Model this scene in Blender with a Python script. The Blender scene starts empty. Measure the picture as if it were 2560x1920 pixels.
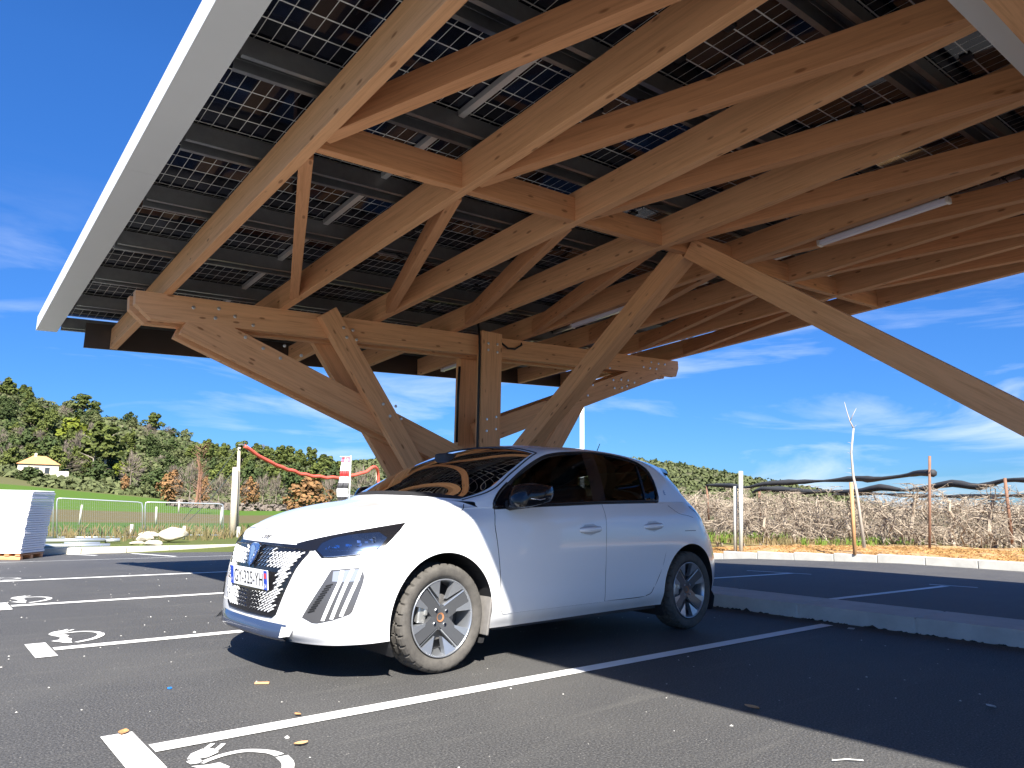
import bpy, bmesh, math, random
import numpy as np
from mathutils import Vector, Matrix
from mathutils.bvhtree import BVHTree
from mathutils.geometry import delaunay_2d_cdt
R = math.radians
rnd = random.Random(7)
scene = bpy.context.scene
COL = scene.collection

# ------------------------------------------------------------------ camera
CAM = Vector((-2.4631, -4.4412, 0.9543))
FPX, YAW, PITCH, ROLL = 1797.03, 0.8772, 0.17, 0.0167
cam_d = Vector((math.cos(PITCH)*math.cos(YAW), math.cos(PITCH)*math.sin(YAW), math.sin(PITCH)))
_r = cam_d.cross(Vector((0, 0, 1))).normalized(); _u = _r.cross(cam_d)
cam_r = _r*math.cos(ROLL) + _u*math.sin(ROLL)
cam_u = _u*math.cos(ROLL) - _r*math.sin(ROLL)
cd = bpy.data.cameras.new("camera"); cam = bpy.data.objects.new("camera", cd); COL.objects.link(cam)
cam.matrix_world = Matrix(((cam_r.x, cam_u.x, -cam_d.x, CAM.x), (cam_r.y, cam_u.y, -cam_d.y, CAM.y), (cam_r.z, cam_u.z, -cam_d.z, CAM.z), (0, 0, 0, 1)))
cd.sensor_width = 36; cd.lens = 36*FPX/2560; cd.clip_start = .05; cd.clip_end = 6000
scene.camera = cam
scene.render.resolution_x, scene.render.resolution_y = 1024, 768

# ------------------------------------------------------------------ light
SUN = Vector((0.56, 0.90, -1.0)).normalized()         # travel direction of the sunlight
sl = bpy.data.lights.new("sun", 'SUN'); sl.energy = 5.0; sl.angle = R(.53); sl.color = (1, .95, .87)
so = bpy.data.objects.new("sun", sl); COL.objects.link(so); so.rotation_euler = SUN.to_track_quat('-Z', 'Y').to_euler()
so.location = (-10, -16, 20)
EL = math.asin(-SUN.z); SROT = math.atan2(-SUN.x, -SUN.y)
W = bpy.data.worlds.new("World"); scene.world = W; W.use_nodes = True
wn, wl = W.node_tree.nodes, W.node_tree.links
for n in list(wn): wn.remove(n)
def WN(t, **k):
    n = wn.new(t)
    for a, b in k.items(): setattr(n, a, b)
    return n
sky = WN('ShaderNodeTexSky', sky_type='NISHITA', sun_disc=False, sun_elevation=EL, sun_rotation=SROT, altitude=350, air_density=1.0, dust_density=.35, ozone_density=2.2)
bg = WN('ShaderNodeBackground'); bg.inputs['Strength'].default_value = .056
wo = WN('ShaderNodeOutputWorld')
tc = WN('ShaderNodeTexCoord')
mp = WN('ShaderNodeMapping'); mp.inputs['Rotation'].default_value = (0, 0, R(-52)); mp.inputs['Scale'].default_value = (1.0, 1.5, 7.0)
nz = WN('ShaderNodeTexNoise'); nz.inputs['Scale'].default_value = 2.1; nz.inputs['Detail'].default_value = 9; nz.inputs['Roughness'].default_value = .56; nz.inputs['Distortion'].default_value = .55
rp = WN('ShaderNodeValToRGB'); rp.color_ramp.elements[0].position = .46; rp.color_ramp.elements[1].position = .70
sep = WN('ShaderNodeSeparateXYZ')
band = WN('ShaderNodeMapRange', interpolation_type='SMOOTHSTEP'); band.inputs['From Min'].default_value = .40; band.inputs['From Max'].default_value = .10
mul = WN('ShaderNodeMath', operation='MULTIPLY'); mul2 = WN('ShaderNodeMath', operation='MULTIPLY'); mul2.inputs[1].default_value = .75
mix = WN('ShaderNodeMix', data_type='RGBA'); mix.inputs['B'].default_value = (6.2, 6.9, 8.2, 1)
hsv = WN('ShaderNodeHueSaturation'); hsv.inputs['Saturation'].default_value = 1.2
tr_ = WN('ShaderNodeValToRGB'); tr_.color_ramp.elements[0].position = 0; tr_.color_ramp.elements[0].color = (.20, .40, .72, 1); tr_.color_ramp.elements[1].position = .5; tr_.color_ramp.elements[1].color = (.48, .82, 1.25, 1)
tm_ = WN('ShaderNodeMix', data_type='RGBA', blend_type='MULTIPLY'); tm_.inputs['Factor'].default_value = 1
wl.new(sep.outputs['Z'], tr_.inputs['Fac']); wl.new(tr_.outputs['Color'], tm_.inputs['B'])
wl.new(tc.outputs['Generated'], mp.inputs['Vector']); wl.new(mp.outputs[0], nz.inputs['Vector'])
wl.new(nz.outputs['Fac'], rp.inputs['Fac']); wl.new(tc.outputs['Generated'], sep.inputs[0]); wl.new(sep.outputs['Z'], band.inputs['Value'])
wl.new(rp.outputs['Color'], mul.inputs[0]); wl.new(band.outputs['Result'], mul.inputs[1]); wl.new(mul.outputs[0], mul2.inputs[0])
wl.new(mul2.outputs[0], mix.inputs['Factor']); wl.new(sky.outputs[0], hsv.inputs['Color']); wl.new(hsv.outputs[0], tm_.inputs['A']); wl.new(tm_.outputs['Result'], mix.inputs['A'])
wl.new(mix.outputs['Result'], bg.inputs['Color']); wl.new(bg.outputs[0], wo.inputs[0])
scene.view_settings.view_transform = 'Standard'; scene.view_settings.look = 'None'
scene.view_settings.exposure = 1.62; scene.view_settings.gamma = 1
try:
    scene.cycles.max_bounces = 8; scene.cycles.diffuse_bounces = 4; scene.cycles.transparent_max_bounces = 16
    scene.cycles.sample_clamp_indirect = 6; scene.cycles.use_denoising = True
except Exception: pass

# ------------------------------------------------------------------ helpers
def link(o, parent=None):
    COL.objects.link(o)
    if parent is not None: o.parent = parent
    return o
def tag(o, label=None, cat=None, group=None, kind=None):
    if label: o['label'] = label
    if cat: o['category'] = cat
    if group: o['group'] = group
    if kind: o['kind'] = kind
    return o
def empty(name, loc=(0, 0, 0), rz=0, label=None, cat=None, group=None):
    o = bpy.data.objects.new(name, None); o.location = loc; o.rotation_euler = (0, 0, rz); o.empty_display_size = .1
    link(o); return tag(o, label, cat, group)
def mesh_obj(name, verts, faces, mats, parent=None, smooth=False, mi=None):
    me = bpy.data.meshes.new(name); me.from_pydata([tuple(v) for v in verts], [], [tuple(f) for f in faces]); me.update()
    for m in (mats if isinstance(mats, (list, tuple)) else [mats]): me.materials.append(m)
    if mi is not None: me.polygons.foreach_set('material_index', mi)
    if smooth: me.polygons.foreach_set('use_smooth', [True]*len(me.polygons))
    o = bpy.data.objects.new(name, me); return link(o, parent)
class MB:
    """collects shapes, builds one mesh object"""
    def __init__(s): s.v, s.f, s.m, s.k = [], [], [], 0
    def add(s, V, F):
        b = len(s.v); s.v += [Vector(p) for p in V]; s.f += [tuple(b+i for i in f) for f in F]; s.m += [s.k]*len(F); return s
    def box(s, c, d, M=None, bev=0):
        x, y, z = d[0]/2, d[1]/2, d[2]/2
        if bev > 0:
            bm = bmesh.new(); bmesh.ops.create_cube(bm, size=1)
            for v in bm.verts: v.co = Vector((v.co.x*d[0], v.co.y*d[1], v.co.z*d[2]))
            bmesh.ops.bevel(bm, geom=bm.edges[:], offset=bev, segments=2, profile=.6, affect='EDGES')
            bm.verts.index_update()
            V = [v.co.copy() for v in bm.verts]; F = [[v.index for v in f.verts] for f in bm.faces]; bm.free()
        else:
            V = [Vector((a, b, e)) for a in (-x, x) for b in (-y, y) for e in (-z, z)]
            F = [(0, 1, 3, 2), (4, 6, 7, 5), (0, 4, 5, 1), (2, 3, 7, 6), (0, 2, 6, 4), (1, 5, 7, 3)]
        V = [((M @ p) if M is not None else p) + Vector(c) for p in V]
        return s.add(V, F)
    def tube(s, pts, r, n=8, cap=True, taper=None):
        pts = [Vector(p) for p in pts]; V = []; F = []
        up = None
        for i, p in enumerate(pts):
            t = (pts[min(i+1, len(pts)-1)] - pts[max(i-1, 0)])
            if t.length < 1e-9: t = Vector((0, 0, 1))
            t.normalize()
            if up is None:
                up = t.orthogonal().normalized()
            up = (up - t*up.dot(t))
            if up.length < 1e-6: up = t.orthogonal()
            up.normalize(); w = t.cross(up)
            rr = r[i] if isinstance(r, (list, tuple)) else r
            for k in range(n):
                a = 2*math.pi*k/n; V.append(p + (up*math.cos(a) + w*math.sin(a))*rr)
        for i in range(len(pts)-1):
            for k in range(n):
                F.append((i*n+k, i*n+(k+1) % n, (i+1)*n+(k+1) % n, (i+1)*n+k))
        if cap:
            F.append(tuple(range(n-1, -1, -1))); F.append(tuple((len(pts)-1)*n+k for k in range(n)))
        return s.add(V, F)
    def lathe(s, prof, n=48, axis='y', c=(0, 0, 0), closed=False):
        V = []; F = []
        for (r, h) in prof:
            for k in range(n):
                a = 2*math.pi*k/n
                p = (r*math.cos(a), h, r*math.sin(a)) if axis == 'y' else ((r*math.cos(a), r*math.sin(a), h) if axis == 'z' else (h, r*math.cos(a), r*math.sin(a)))
                V.append(Vector(p)+Vector(c))
        m = len(prof)
        for i in range(m if closed else m-1):
            j = (i+1) % m
            for k in range(n): F.append((i*n+k, i*n+(k+1) % n, j*n+(k+1) % n, j*n+k))
        return s.add(V, F)
    def build(s, name, mats, parent=None, smooth=False):
        return mesh_obj(name, s.v, s.f, mats, parent, smooth, s.m)
def text_mesh(txt, size=1.0, depth=0.0, bold=0.0):
    cu = bpy.data.curves.new('txt', 'FONT'); cu.body = txt; cu.size = size; cu.extrude = depth; cu.align_x = 'CENTER'; cu.align_y = 'CENTER'; cu.offset = bold
    o = bpy.data.objects.new('txt', cu); COL.objects.link(o)
    dg = bpy.context.evaluated_depsgraph_get(); ev = o.evaluated_get(dg); me = ev.to_mesh()
    V = [v.co.copy() for v in me.vertices]; F = [tuple(p.vertices) for p in me.polygons]
    ev.to_mesh_clear(); bpy.data.objects.remove(o); bpy.data.curves.remove(cu)
    return V, F

# ------------------------------------------------------------------ materials
class NT:
    def __init__(s, name):
        s.m = bpy.data.materials.new(name); s.m.use_nodes = True; s.t = s.m.node_tree; s.n = s.t.nodes; s.l = s.t.links
        s.b = s.n['Principled BSDF']
    def new(s, t, **k):
        n = s.n.new(t)
        for a, b in k.items():
            if a in n.inputs.keys() if hasattr(n.inputs, 'keys') else False: n.inputs[a].default_value = b
            else: setattr(n, a, b)
        return n
    def set(s, **k):
        for a, b in k.items(): s.b.inputs[a.replace('_', ' ')].default_value = b
        return s
    def noise(s, vec=None, scale=5, detail=4, rough=.55, dist=0):
        n = s.n.new('ShaderNodeTexNoise'); n.inputs['Scale'].default_value = scale; n.inputs['Detail'].default_value = detail
        n.inputs['Roughness'].default_value = rough; n.inputs['Distortion'].default_value = dist
        if vec is not None: s.l.new(vec, n.inputs['Vector'])
        return n.outputs['Fac']
    def coord(s, kind='Object', scale=(1, 1, 1), rot=(0, 0, 0), loc=(0, 0, 0)):
        t = s.n.new('ShaderNodeTexCoord'); m = s.n.new('ShaderNodeMapping'); m.inputs['Scale'].default_value = scale; m.inputs['Rotation'].default_value = rot; m.inputs['Location'].default_value = loc
        s.l.new(t.outputs[kind], m.inputs['Vector']); return m.outputs[0]
    def wpos(s, scale=(1, 1, 1)):
        g = s.n.new('ShaderNodeNewGeometry'); m = s.n.new('ShaderNodeMapping'); m.inputs['Scale'].default_value = scale
        s.l.new(g.outputs['Position'], m.inputs['Vector']); return m.outputs[0]
    def ramp(s, fac, stops, interp='LINEAR'):
        r = s.n.new('ShaderNodeValToRGB'); r.color_ramp.interpolation = interp; e = r.color_ramp.elements
        while len(e) < len(stops): e.new(.5)
        for i, (p, c) in enumerate(stops):
            e[i].position = p; e[i].color = (*c, 1) if len(c) == 3 else c
        s.l.new(fac, r.inputs['Fac']); return r.outputs['Color']
    def mixc(s, fac, a, b, blend='MIX'):
        m = s.n.new('ShaderNodeMix'); m.data_type = 'RGBA'; m.blend_type = blend
        for sock, v in (('Factor', fac), ('A', a), ('B', b)):
            i = [q for q in m.inputs if q.name == sock and q.enabled][0]
            if hasattr(v, 'is_linked') or isinstance(v, bpy.types.NodeSocket): s.l.new(v, i)
            else: i.default_value = (*v, 1) if isinstance(v, tuple) and len(v) == 3 else v
        return [q for q in m.outputs if q.enabled][0]
    def math(s, op, a, b=0.0, c=None):
        m = s.n.new('ShaderNodeMath'); m.operation = op
        for i, v in enumerate((a, b) + ((c,) if c is not None else ())):
            if isinstance(v, bpy.types.NodeSocket): s.l.new(v, m.inputs[i])
            else: m.inputs[i].default_value = v
        return m.outputs[0]
    def to(s, sock, name='Base Color'): s.l.new(sock, s.b.inputs[name]); return s
    def bump(s, h, strength=.3, dist=.01):
        b = s.n.new('ShaderNodeBump'); b.inputs['Strength'].default_value = strength; b.inputs['Distance'].default_value = dist
        s.l.new(h, b.inputs['Height']); s.l.new(b.outputs[0], s.b.inputs['Normal']); return s
def mat(name, col, rough=.5, metal=0, coat=0, spec=.5, noise=0, nscale=8):
    t = NT(name); t.set(Base_Color=(*col, 1), Roughness=rough, Metallic=metal, Coat_Weight=coat); t.b.inputs['Specular IOR Level'].default_value = spec
    if noise:
        f = t.noise(t.coord(), nscale, 5)
        t.to(t.mixc(f, tuple(max(0, c*(1-noise)) for c in col), tuple(min(1, c*(1+noise)) for c in col)))
    return t.m
M = {}
def wood(name, light, dark, knot):
    t = NT(name)
    oi = t.n.new('ShaderNodeObjectInfo')
    tcn = t.n.new('ShaderNodeTexCoord'); va = t.n.new('ShaderNodeVectorMath'); va.operation = 'ADD'
    cmb = t.n.new('ShaderNodeCombineXYZ'); t.l.new(t.math('MULTIPLY', oi.outputs['Random'], 37.), cmb.inputs[0]); t.l.new(t.math('MULTIPLY', oi.outputs['Random'], 11.), cmb.inputs[2])
    t.l.new(tcn.outputs['Object'], va.inputs[0]); t.l.new(cmb.outputs[0], va.inputs[1])
    def mpd(sc):
        m = t.n.new('ShaderNodeMapping'); m.inputs['Scale'].default_value = sc; t.l.new(va.outputs[0], m.inputs['Vector']); return m.outputs[0]
    g = t.noise(mpd((1.1, 26, 26)), 1.6, 6, .62, .8)
    fine = t.noise(mpd((4, 160, 160)), 1.0, 3, .6)
    big = t.noise(mpd((.5, 3, 3)), 1.0, 3)
    col = t.ramp(g, [(.30, dark), (.52, light), (.72, tuple(min(1, c*1.12) for c in light))])
    col = t.mixc(t.math('MULTIPLY', fine, .35), col, dark)
    col = t.mixc(t.math('MULTIPLY', t.ramp_f(big) if hasattr(t, 'ramp_f') else big, .30), col, tuple(c*.72 for c in light))
    # laminations of the glulam
    sp = t.n.new('ShaderNodeSeparateXYZ'); t.l.new(tcn.outputs['Object'], sp.inputs[0])
    lam = t.math('FLOOR', t.math('MULTIPLY', sp.outputs['Z'], 24.)); wn2 = t.n.new('ShaderNodeTexWhiteNoise'); wn2.noise_dimensions = '2D'
    c2 = t.n.new('ShaderNodeCombineXYZ'); t.l.new(lam, c2.inputs[0]); t.l.new(oi.outputs['Random'], c2.inputs[1]); t.l.new(c2.outputs[0], wn2.inputs['Vector'])
    col = t.mixc(t.math('MULTIPLY', wn2.outputs['Value'], .16), col, tuple(c*.7 for c in dark))
    v = t.n.new('ShaderNodeTexVoronoi'); v.inputs['Scale'].default_value = 1.0; t.l.new(mpd((3.2, 9.5, 9.5)), v.inputs['Vector']); v.inputs['Randomness'].default_value = 1.0
    v.inputs['Detail'].default_value = 0
    kf = t.ramp(v.outputs['Distance'], [(.085, (1, 1, 1)), (.15, (0, 0, 0))])
    col = t.mixc(t.math('MULTIPLY', kf, .8), col, knot)
    t.to(col); t.set(Roughness=.62); t.b.inputs['Specular IOR Level'].default_value = .3
    t.bump(g, .12, .004)
    return t.m
M['wood'] = wood('glulam_timber', (.84, .45, .225), (.62, .30, .13), (.26, .10, .035))
M['wood2'] = wood('sawn_timber', (.74, .36, .17), (.52, .23, .095), (.24, .09, .032))

def asphalt():
    t = NT('asphalt'); p = t.wpos()
    fine = t.noise(p, 105, 3, .75); med = t.noise(p, 46, 4, .65); big = t.noise(p, .55, 5, .6, .4)
    col = t.ramp(fine, [(.32, (.014, .014, .015)), (.5, (.050, .049, .048)), (.66, (.15, .146, .138))])
    col = t.mixc(t.math('MULTIPLY', t.ramp(med, [(.35, (0, 0, 0)), (.7, (1, 1, 1))]), .5), col, (.066, .066, .068))
    col = t.mixc(t.math('MULTIPLY', t.ramp(big, [(.46, (0, 0, 0)), (.72, (1, 1, 1))]), .34), col, (.115, .110, .100))
    # pale scuffs and tyre marks lengthwise
    sm = t.noise(t.wpos((1.1, 9., 1)), .8, 5, .6, .3)
    col = t.mixc(t.math('MULTIPLY', t.ramp(sm, [(.55, (0, 0, 0)), (.75, (1, 1, 1))]), .25), col, (.14, .135, .122))
    # light stone chips
    v = t.n.new('ShaderNodeTexVoronoi'); v.inputs['Scale'].default_value = 42; t.l.new(p, v.inputs['Vector'])
    ch = t.math('MULTIPLY', t.ramp(v.outputs['Distance'], [(.10, (1, 1, 1)), (.16, (0, 0, 0))]), t.math('GREATER_THAN', t.noise(p, 9, 2), .60))
    col = t.mixc(t.math('MULTIPLY', ch, .55), col, (.42, .40, .36))
    t.to(col); t.set(Roughness=.72); t.b.inputs['Specular IOR Level'].default_value = .42
    h = t.math('ADD', t.math('MULTIPLY', fine, .7), t.math('MULTIPLY', med, .6)); t.bump(h, .8, .009)
    return t.m
M['asphalt'] = asphalt()
def paint_line():
    t = NT('road_marking_paint'); p = t.wpos()
    n = t.noise(p, 38, 5, .7); n2 = t.noise(p, 5, 4, .6)
    wear = t.ramp(t.math('MULTIPLY', n, n2), [(.20, (1, 1, 1)), (.13, (0, 0, 0))])
    col = t.mixc(t.ramp(n2, [(.35, (0, 0, 0)), (.8, (1, 1, 1))]), (.80, .80, .78), (.72, .71, .67))
    col = t.mixc(t.ramp(t.noise(p, 120, 4, .75), [(.66, (0, 0, 0)), (.74, (1, 1, 1))]), col, (.25, .24, .23))
    t.to(col); t.set(Roughness=.6); t.bump(t.noise(p, 200, 3), .5, .004); return t.m
M['line'] = paint_line()
def concrete(name, base, k=.18):
    t = NT(name); p = t.wpos(); a = t.noise(p, 3.2, 6, .65, .3); b = t.noise(p, 55, 4, .7)
    col = t.mixc(t.ramp(a, [(.3, (0, 0, 0)), (.75, (1, 1, 1))]), tuple(c*(1-k) for c in base), tuple(min(1, c*(1+k)) for c in base))
    col = t.mixc(t.math('MULTIPLY', b, .35), col, tuple(c*.72 for c in base))
    t.to(col); t.set(Roughness=.85); t.bump(b, .35, .004); return t.m
M['kerb'] = concrete('kerb_concrete', (.56, .55, .51)); M['kerb2'] = concrete('pale_kerb_concrete', (.52, .49, .40))
M['dirt'] = concrete('orange_dirt', (.40, .245, .115), .3)
M['fascia'] = mat('white_lacquered_sheet', (.74, .75, .74), .42, noise=.03, nscale=3)
M['zinc'] = mat('brown_metal_flashing', (.105, .085, .075), .28, .55)
M['galv'] = mat('galvanised_steel', (.30, .31, .32), .42, .85, noise=.2, nscale=14)
M['alu'] = mat('aluminium_rail', (.70, .70, .69), .4, .55)  # aluminium, paler than the galvanised steel by its own colour
M['bolt'] = mat('zinc_bolt', (.66, .66, .64), .3, .9)
M['black_cable'] = mat('black_cable', (.012, .012, .013), .5)
M['lamp_body'] = mat('clear_lamp_tube', (.66, .66, .78), .25, coat=.5)
def pv():
    t = NT('bifacial_solar_glass'); tcn = t.n.new('ShaderNodeTexCoord'); sp = t.n.new('ShaderNodeSeparateXYZ'); t.l.new(tcn.outputs['Object'], sp.inputs[0])
    def lines(sock, pitch, w, soft=.0012):
        f = t.math('ABSOLUTE', t.math('SUBTRACT', t.math('FRACT', t.math('ADD', t.math('DIVIDE', sock, pitch), .5)), .5))
        d = t.math('MULTIPLY', f, pitch)
        return t.ramp(d, [(max(0, w), (1, 1, 1)), (w+soft, (0, 0, 0))])
    lx = lines(sp.outputs['X'], .1005, .0016, .0012); ly = lines(sp.outputs['Y'], .2, .0034, .0016)
    ctr = t.ramp(t.math('ABSOLUTE', sp.outputs['X']), [(.006, (1, 1, 1)), (.008, (0, 0, 0))])
    lx = t.math('MULTIPLY', lx, 1.0)
    ln = t.math('MAXIMUM', t.math('MAXIMUM', lx, ly), ctr)
    fx = t.math('FLOOR', t.math('DIVIDE', sp.outputs['X'], .1005)); fy = t.math('FLOOR', t.math('DIVIDE', sp.outputs['Y'], .2))
    cmb = t.n.new('ShaderNodeCombineXYZ'); t.l.new(fx, cmb.inputs[0]); t.l.new(fy, cmb.inputs[1]); oi = t.n.new('ShaderNodeObjectInfo'); t.l.new(oi.outputs['Random'], cmb.inputs[2])
    wnz = t.n.new('ShaderNodeTexWhiteNoise'); t.l.new(cmb.outputs[0], wnz.inputs['Vector'])
    cell = t.ramp(wnz.outputs['Value'], [(0, (.004, .005, .009)), (.5, (.010, .011, .017)), (1, (.012, .015, .030))])
    t.to(t.mixc(ln, cell, (.78, .78, .72))); t.set(Roughness=.07); t.b.inputs['Specular IOR Level'].default_value = .5; t.b.inputs['Coat Weight'].default_value = .0
    return t.m
M['pv'] = pv()
# ------------------------------------------------------------------ ground
def gz(X, Y):
    z = 0.0
    if X > 4.6: z -= .0115*(X-4.6)
    if Y > 6.2: z -= .042*(min(Y, 14.0)-6.2)
    if X > 7: z -= .036*max(0, min(Y, 9)-2.5)*min(1, (X-7)/5)
    return z
def ground_sheet(name, xs, ys, m, dz=0.0, fz=None):
    V = [(x, y, (fz or gz)(x, y)+dz) for y in ys for x in xs]; n = len(xs)
    F = [(j*n+i, j*n+i+1, (j+1)*n+i+1, (j+1)*n+i) for j in range(len(ys)-1) for i in range(n-1)]
    return mesh_obj(name, V, F, m)
a = ground_sheet('asphalt_car_park', [-60, -30, -12, 0, 4.6, 7, 8, 9, 10, 11, 12, 14.45], [-40, -20, -8, 0, 2.5, 4, 5, 6.2, 7, 8, 9, 10, 12, 14, 15.95], M['asphalt']); tag(a, kind='structure')
def strip_on_ground(name, poly, m, dz=.004):
    o = mesh_obj(name, [(x, y, gz(x, y)+dz) for x, y in poly], [tuple(range(len(poly)))], m); tag(o, kind='structure'); return o
def quad_line(name, x0, y0, x1, y1, w, n=8):
    d = Vector((x1-x0, y1-y0)); L = d.length; d /= L; nrm = Vector((-d.y, d.x))*w/2; V = []; F = []
    for i in range(n+1):
        p = Vector((x0, y0)) + d*L*i/n
        for s in (1, -1):
            q = p+nrm*s; V.append((q.x, q.y, gz(q.x, q.y)+.004))
    for i in range(n): F.append((2*i, 2*i+1, 2*i+3, 2*i+2))
    o = mesh_obj(name, V, F, M['line']); tag(o, kind='structure'); return o
LY = [-1.24, 1.19, 3.62, 6.05]
for y in LY:
    quad_line('parking_line', -1.60, y, 3.78, y, .106)
    strip_on_ground('parking_end_mark', [(-1.73, y-.26), (-1.612, y-.26), (-1.612, y+.27), (-1.73, y+.27)], M['line'], .0045)
quad_line('parking_line', -1.6, -3.67, 3.78, -3.67, .106); quad_line('parking_line', 2.04, 15.6, 2.66, 14.1, .11); quad_line('parking_line', .70, 15.9, 1.2, 15.2, .11); quad_line('parking_line', -3.5, 13.4, 6.0, 13.75, .08)
for y, e0, e1 in ((-.30, (9.30, -.63), (9.14, -.06)), (2.01, (9.15, 1.74), (8.78, 2.70)), (4.45, (9.1, 4.1), (8.9, 4.9)), (-2.7, (9.4, -3.0), (9.2, -2.4))):
    quad_line('parking_line', 4.8, y, 9.08, y, .10); quad_line('parking_end_mark', e0[0], e0[1], e1[0], e1[1], .075)
# charging symbol: two plugs joined by a cable loop, painted flat
def ev_symbol(cx, cy):
    b = MB()
    def put(V, F): b.add([(cx+v[0], cy+v[1], gz(cx+v[0], cy+v[1])+.0042) for v in V], F)
    def arc(pts, w):
        P = [Vector(p) for p in pts]; Q = []
        for i in range(len(P)-1):
            p0 = P[max(0, i-1)]; p1, p2 = P[i], P[i+1]; p3 = P[min(len(P)-1, i+2)]
            for k in range(4):
                f = k/4; Q.append(.5*(2*p1+(p2-p0)*f+(2*p0-5*p1+4*p2-p3)*f*f+(3*p1-p0-3*p2+p3)*f**3))
        Q.append(P[-1]); V, F = [], []
        for i, p in enumerate(Q):
            t = (Q[min(i+1, len(Q)-1)]-Q[max(0, i-1)]).normalized(); nn = Vector((-t.y, t.x)); f = i/(len(Q)-1); ww = w[0]+(w[1]-w[0])*f
            V += [p+nn*ww/2, p-nn*ww/2]
        for i in range(len(Q)-1): F.append((2*i, 2*i+1, 2*i+3, 2*i+2))
        put(V, F)
    arc([(-.10, .115), (-.07, .135), (.0, .160), (.08, .155), (.145, .09), (.162, .03)], (.022, .040))
    arc([(.164, .012), (.150, -.08), (.09, -.19), (.02, -.25), (-.035, -.285)], (.048, .036))
    put([(-.13, .19), (-.10, .245), (-.045, .278), (.0, .24), (-.012, .20), (-.06, .168), (-.10, .172)], [tuple(range(7))])
    arc([(-.04, .265), (-.015, .295), (.005, .318)], (.02, .018)); arc([(-.008, .235), (.018, .265), (.038, .292)], (.02, .018))
    put([(-.14, .165), (-.105, .185), (-.09, .16), (-.09, .118), (-.135, .128)], [(0, 1, 2, 3, 4)])
    put([(-.14, .105), (-.085, .085), (-.045, .085), (-.03, .02), (-.06, -.04), (-.09, -.045), (-.105, .03)], [tuple(range(7))])
    put([(-.092, -.04), (-.058, -.04), (-.035, -.12), (-.055, -.21), (-.06, -.295), (-.10, -.27), (-.125, -.21), (-.165, -.15), (-.115, -.125)], [tuple(range(9))])
    o = b.build('charging_symbol', M['line']); tag(o, kind='structure'); return o
for cx, cy in ((-1.40, -1.64), (-1.41, 1.65), (-1.41, 4.07), (-1.41, 6.5)): ev_symbol(cx, cy)
# kerb island under the carport posts
def kerb_row(name, x0, x1, y0, y1, h, seg, m, groups=None, zf=None, gap=.012, axis='y'):
    b = MB(); n = max(1, round((y1-y0)/seg))
    for i in range(n):
        a_, c_ = y0+(y1-y0)*i/n+gap/2, y0+(y1-y0)*(i+1)/n-gap/2
        if axis == 'y':
            z = gz((x0+x1)/2, (a_+c_)/2)
            b.box(((x0+x1)/2, (a_+c_)/2, z+h/2-.1), (x1-x0, c_-a_, h+.2), bev=.012)
        else:
            z = gz((a_+c_)/2, (x0+x1)/2)
            b.box(((a_+c_)/2, (x0+x1)/2, z+h/2-.1), (c_-a_, x1-x0, h+.2), bev=.012)
    # mortar joints as a thin core just inside the blocks
    if axis == 'y': b.box(((x0+x1)/2, (y0+y1)/2, (h-.014)/2-.1+gz((x0+x1)/2, y0)), (x1-x0-.01, y1-y0, h+.186))
    return b.build(name, m)
k = kerb_row('kerb_island', 3.96, 4.60, -13.0, 6.2, .128, 1.0, M['kerb']); tag(k, kind='structure')
bm_ = MB()
for i in range(260):
    y = rnd.uniform(-5, 4.5); r = rnd.uniform(.006, .016)
    if rnd.random() < .06: r *= 1.8
    V, F = [], []
    for q in range(7):
        an = 2*math.pi*q/7; V.append((3.945+r*.7*math.cos(an)*rnd.uniform(.6, 1.2), y+r*1.6*math.sin(an)*rnd.uniform(.6, 1.2), .003))
    V.append((3.955, y, r*rnd.uniform(.5, 1.1)))
    F = [(q, (q+1) % 7, 7) for q in range(7)]
    bm_.add(V, F)
o = bm_.build('gravel_crumbs', mat('asphalt_crumbs', (.03, .03, .03), .9)); tag(o, 'dark asphalt crumbs along the foot of the concrete kerb', 'gravel', kind='stuff')
# ------------------------------------------------------------------ timber carport with solar roof
CP = empty('solar_carport', (0, 0, 0), R(-1), 'timber carport with a roof of glass solar panels over the white car', 'carport')
def zP(u, v): return 4.0 + .0559*u - .0525*v
def zB(u, v): return 3.493 + .0559*u - .0525*v
def timber(name, p0, p1, w, h, up=(0, 0, 1), m=None, parent=CP, chamfer=.004, ends=None):
    """w across, h along 'up'; box with its own x axis along the grain. ends: polygon outline in (x,z) instead of a plain box"""
    p0, p1, up = Vector(p0), Vector(p1), Vector(up)
    x = (p1-p0); L = x.length; x.normalize(); z = (up - x*up.dot(x)).normalized(); y = z.cross(x)
    b = MB()
    if ends is None: b.box((L/2, 0, 0), (L, w, h), bev=chamfer)
    else:
        n = len(ends); V = [(q[0], -w/2, q[1]) for q in ends] + [(q[0], w/2, q[1]) for q in ends]
        F = [tuple(range(n)), tuple(range(2*n-1, n-1, -1))] + [(i, i+n, (i+1) % n+n, (i+1) % n) for i in range(n)]
        b.add(V, F)
    o = b.build(name, m or M['wood'], parent)
    if ends is not None:
        bm = bmesh.new(); bm.from_mesh(o.data); bmesh.ops.recalc_face_normals(bm, faces=bm.faces[:]); bm.to_mesh(o.data); bm.free()
    o.matrix_local = Matrix(((x.x, y.x, z.x, p0.x), (x.y, y.y, z.y, p0.y), (x.z, y.z, z.z, p0.z), (0, 0, 0, 1)))
    return o
RU = [-.535, .795, 2.085, 3.335, 4.58, 5.80, 7.02, 8.235]         # rafter centres
RN = (-.0559, .0525, 1)
VF, VN = 7.0, -11.4
for u in RU:
    timber('rafter', (u, VF, zB(u, VF)+.15), (u, VN, zB(u, VN)+.15), .09, .30, (0, 0, 1))
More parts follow.
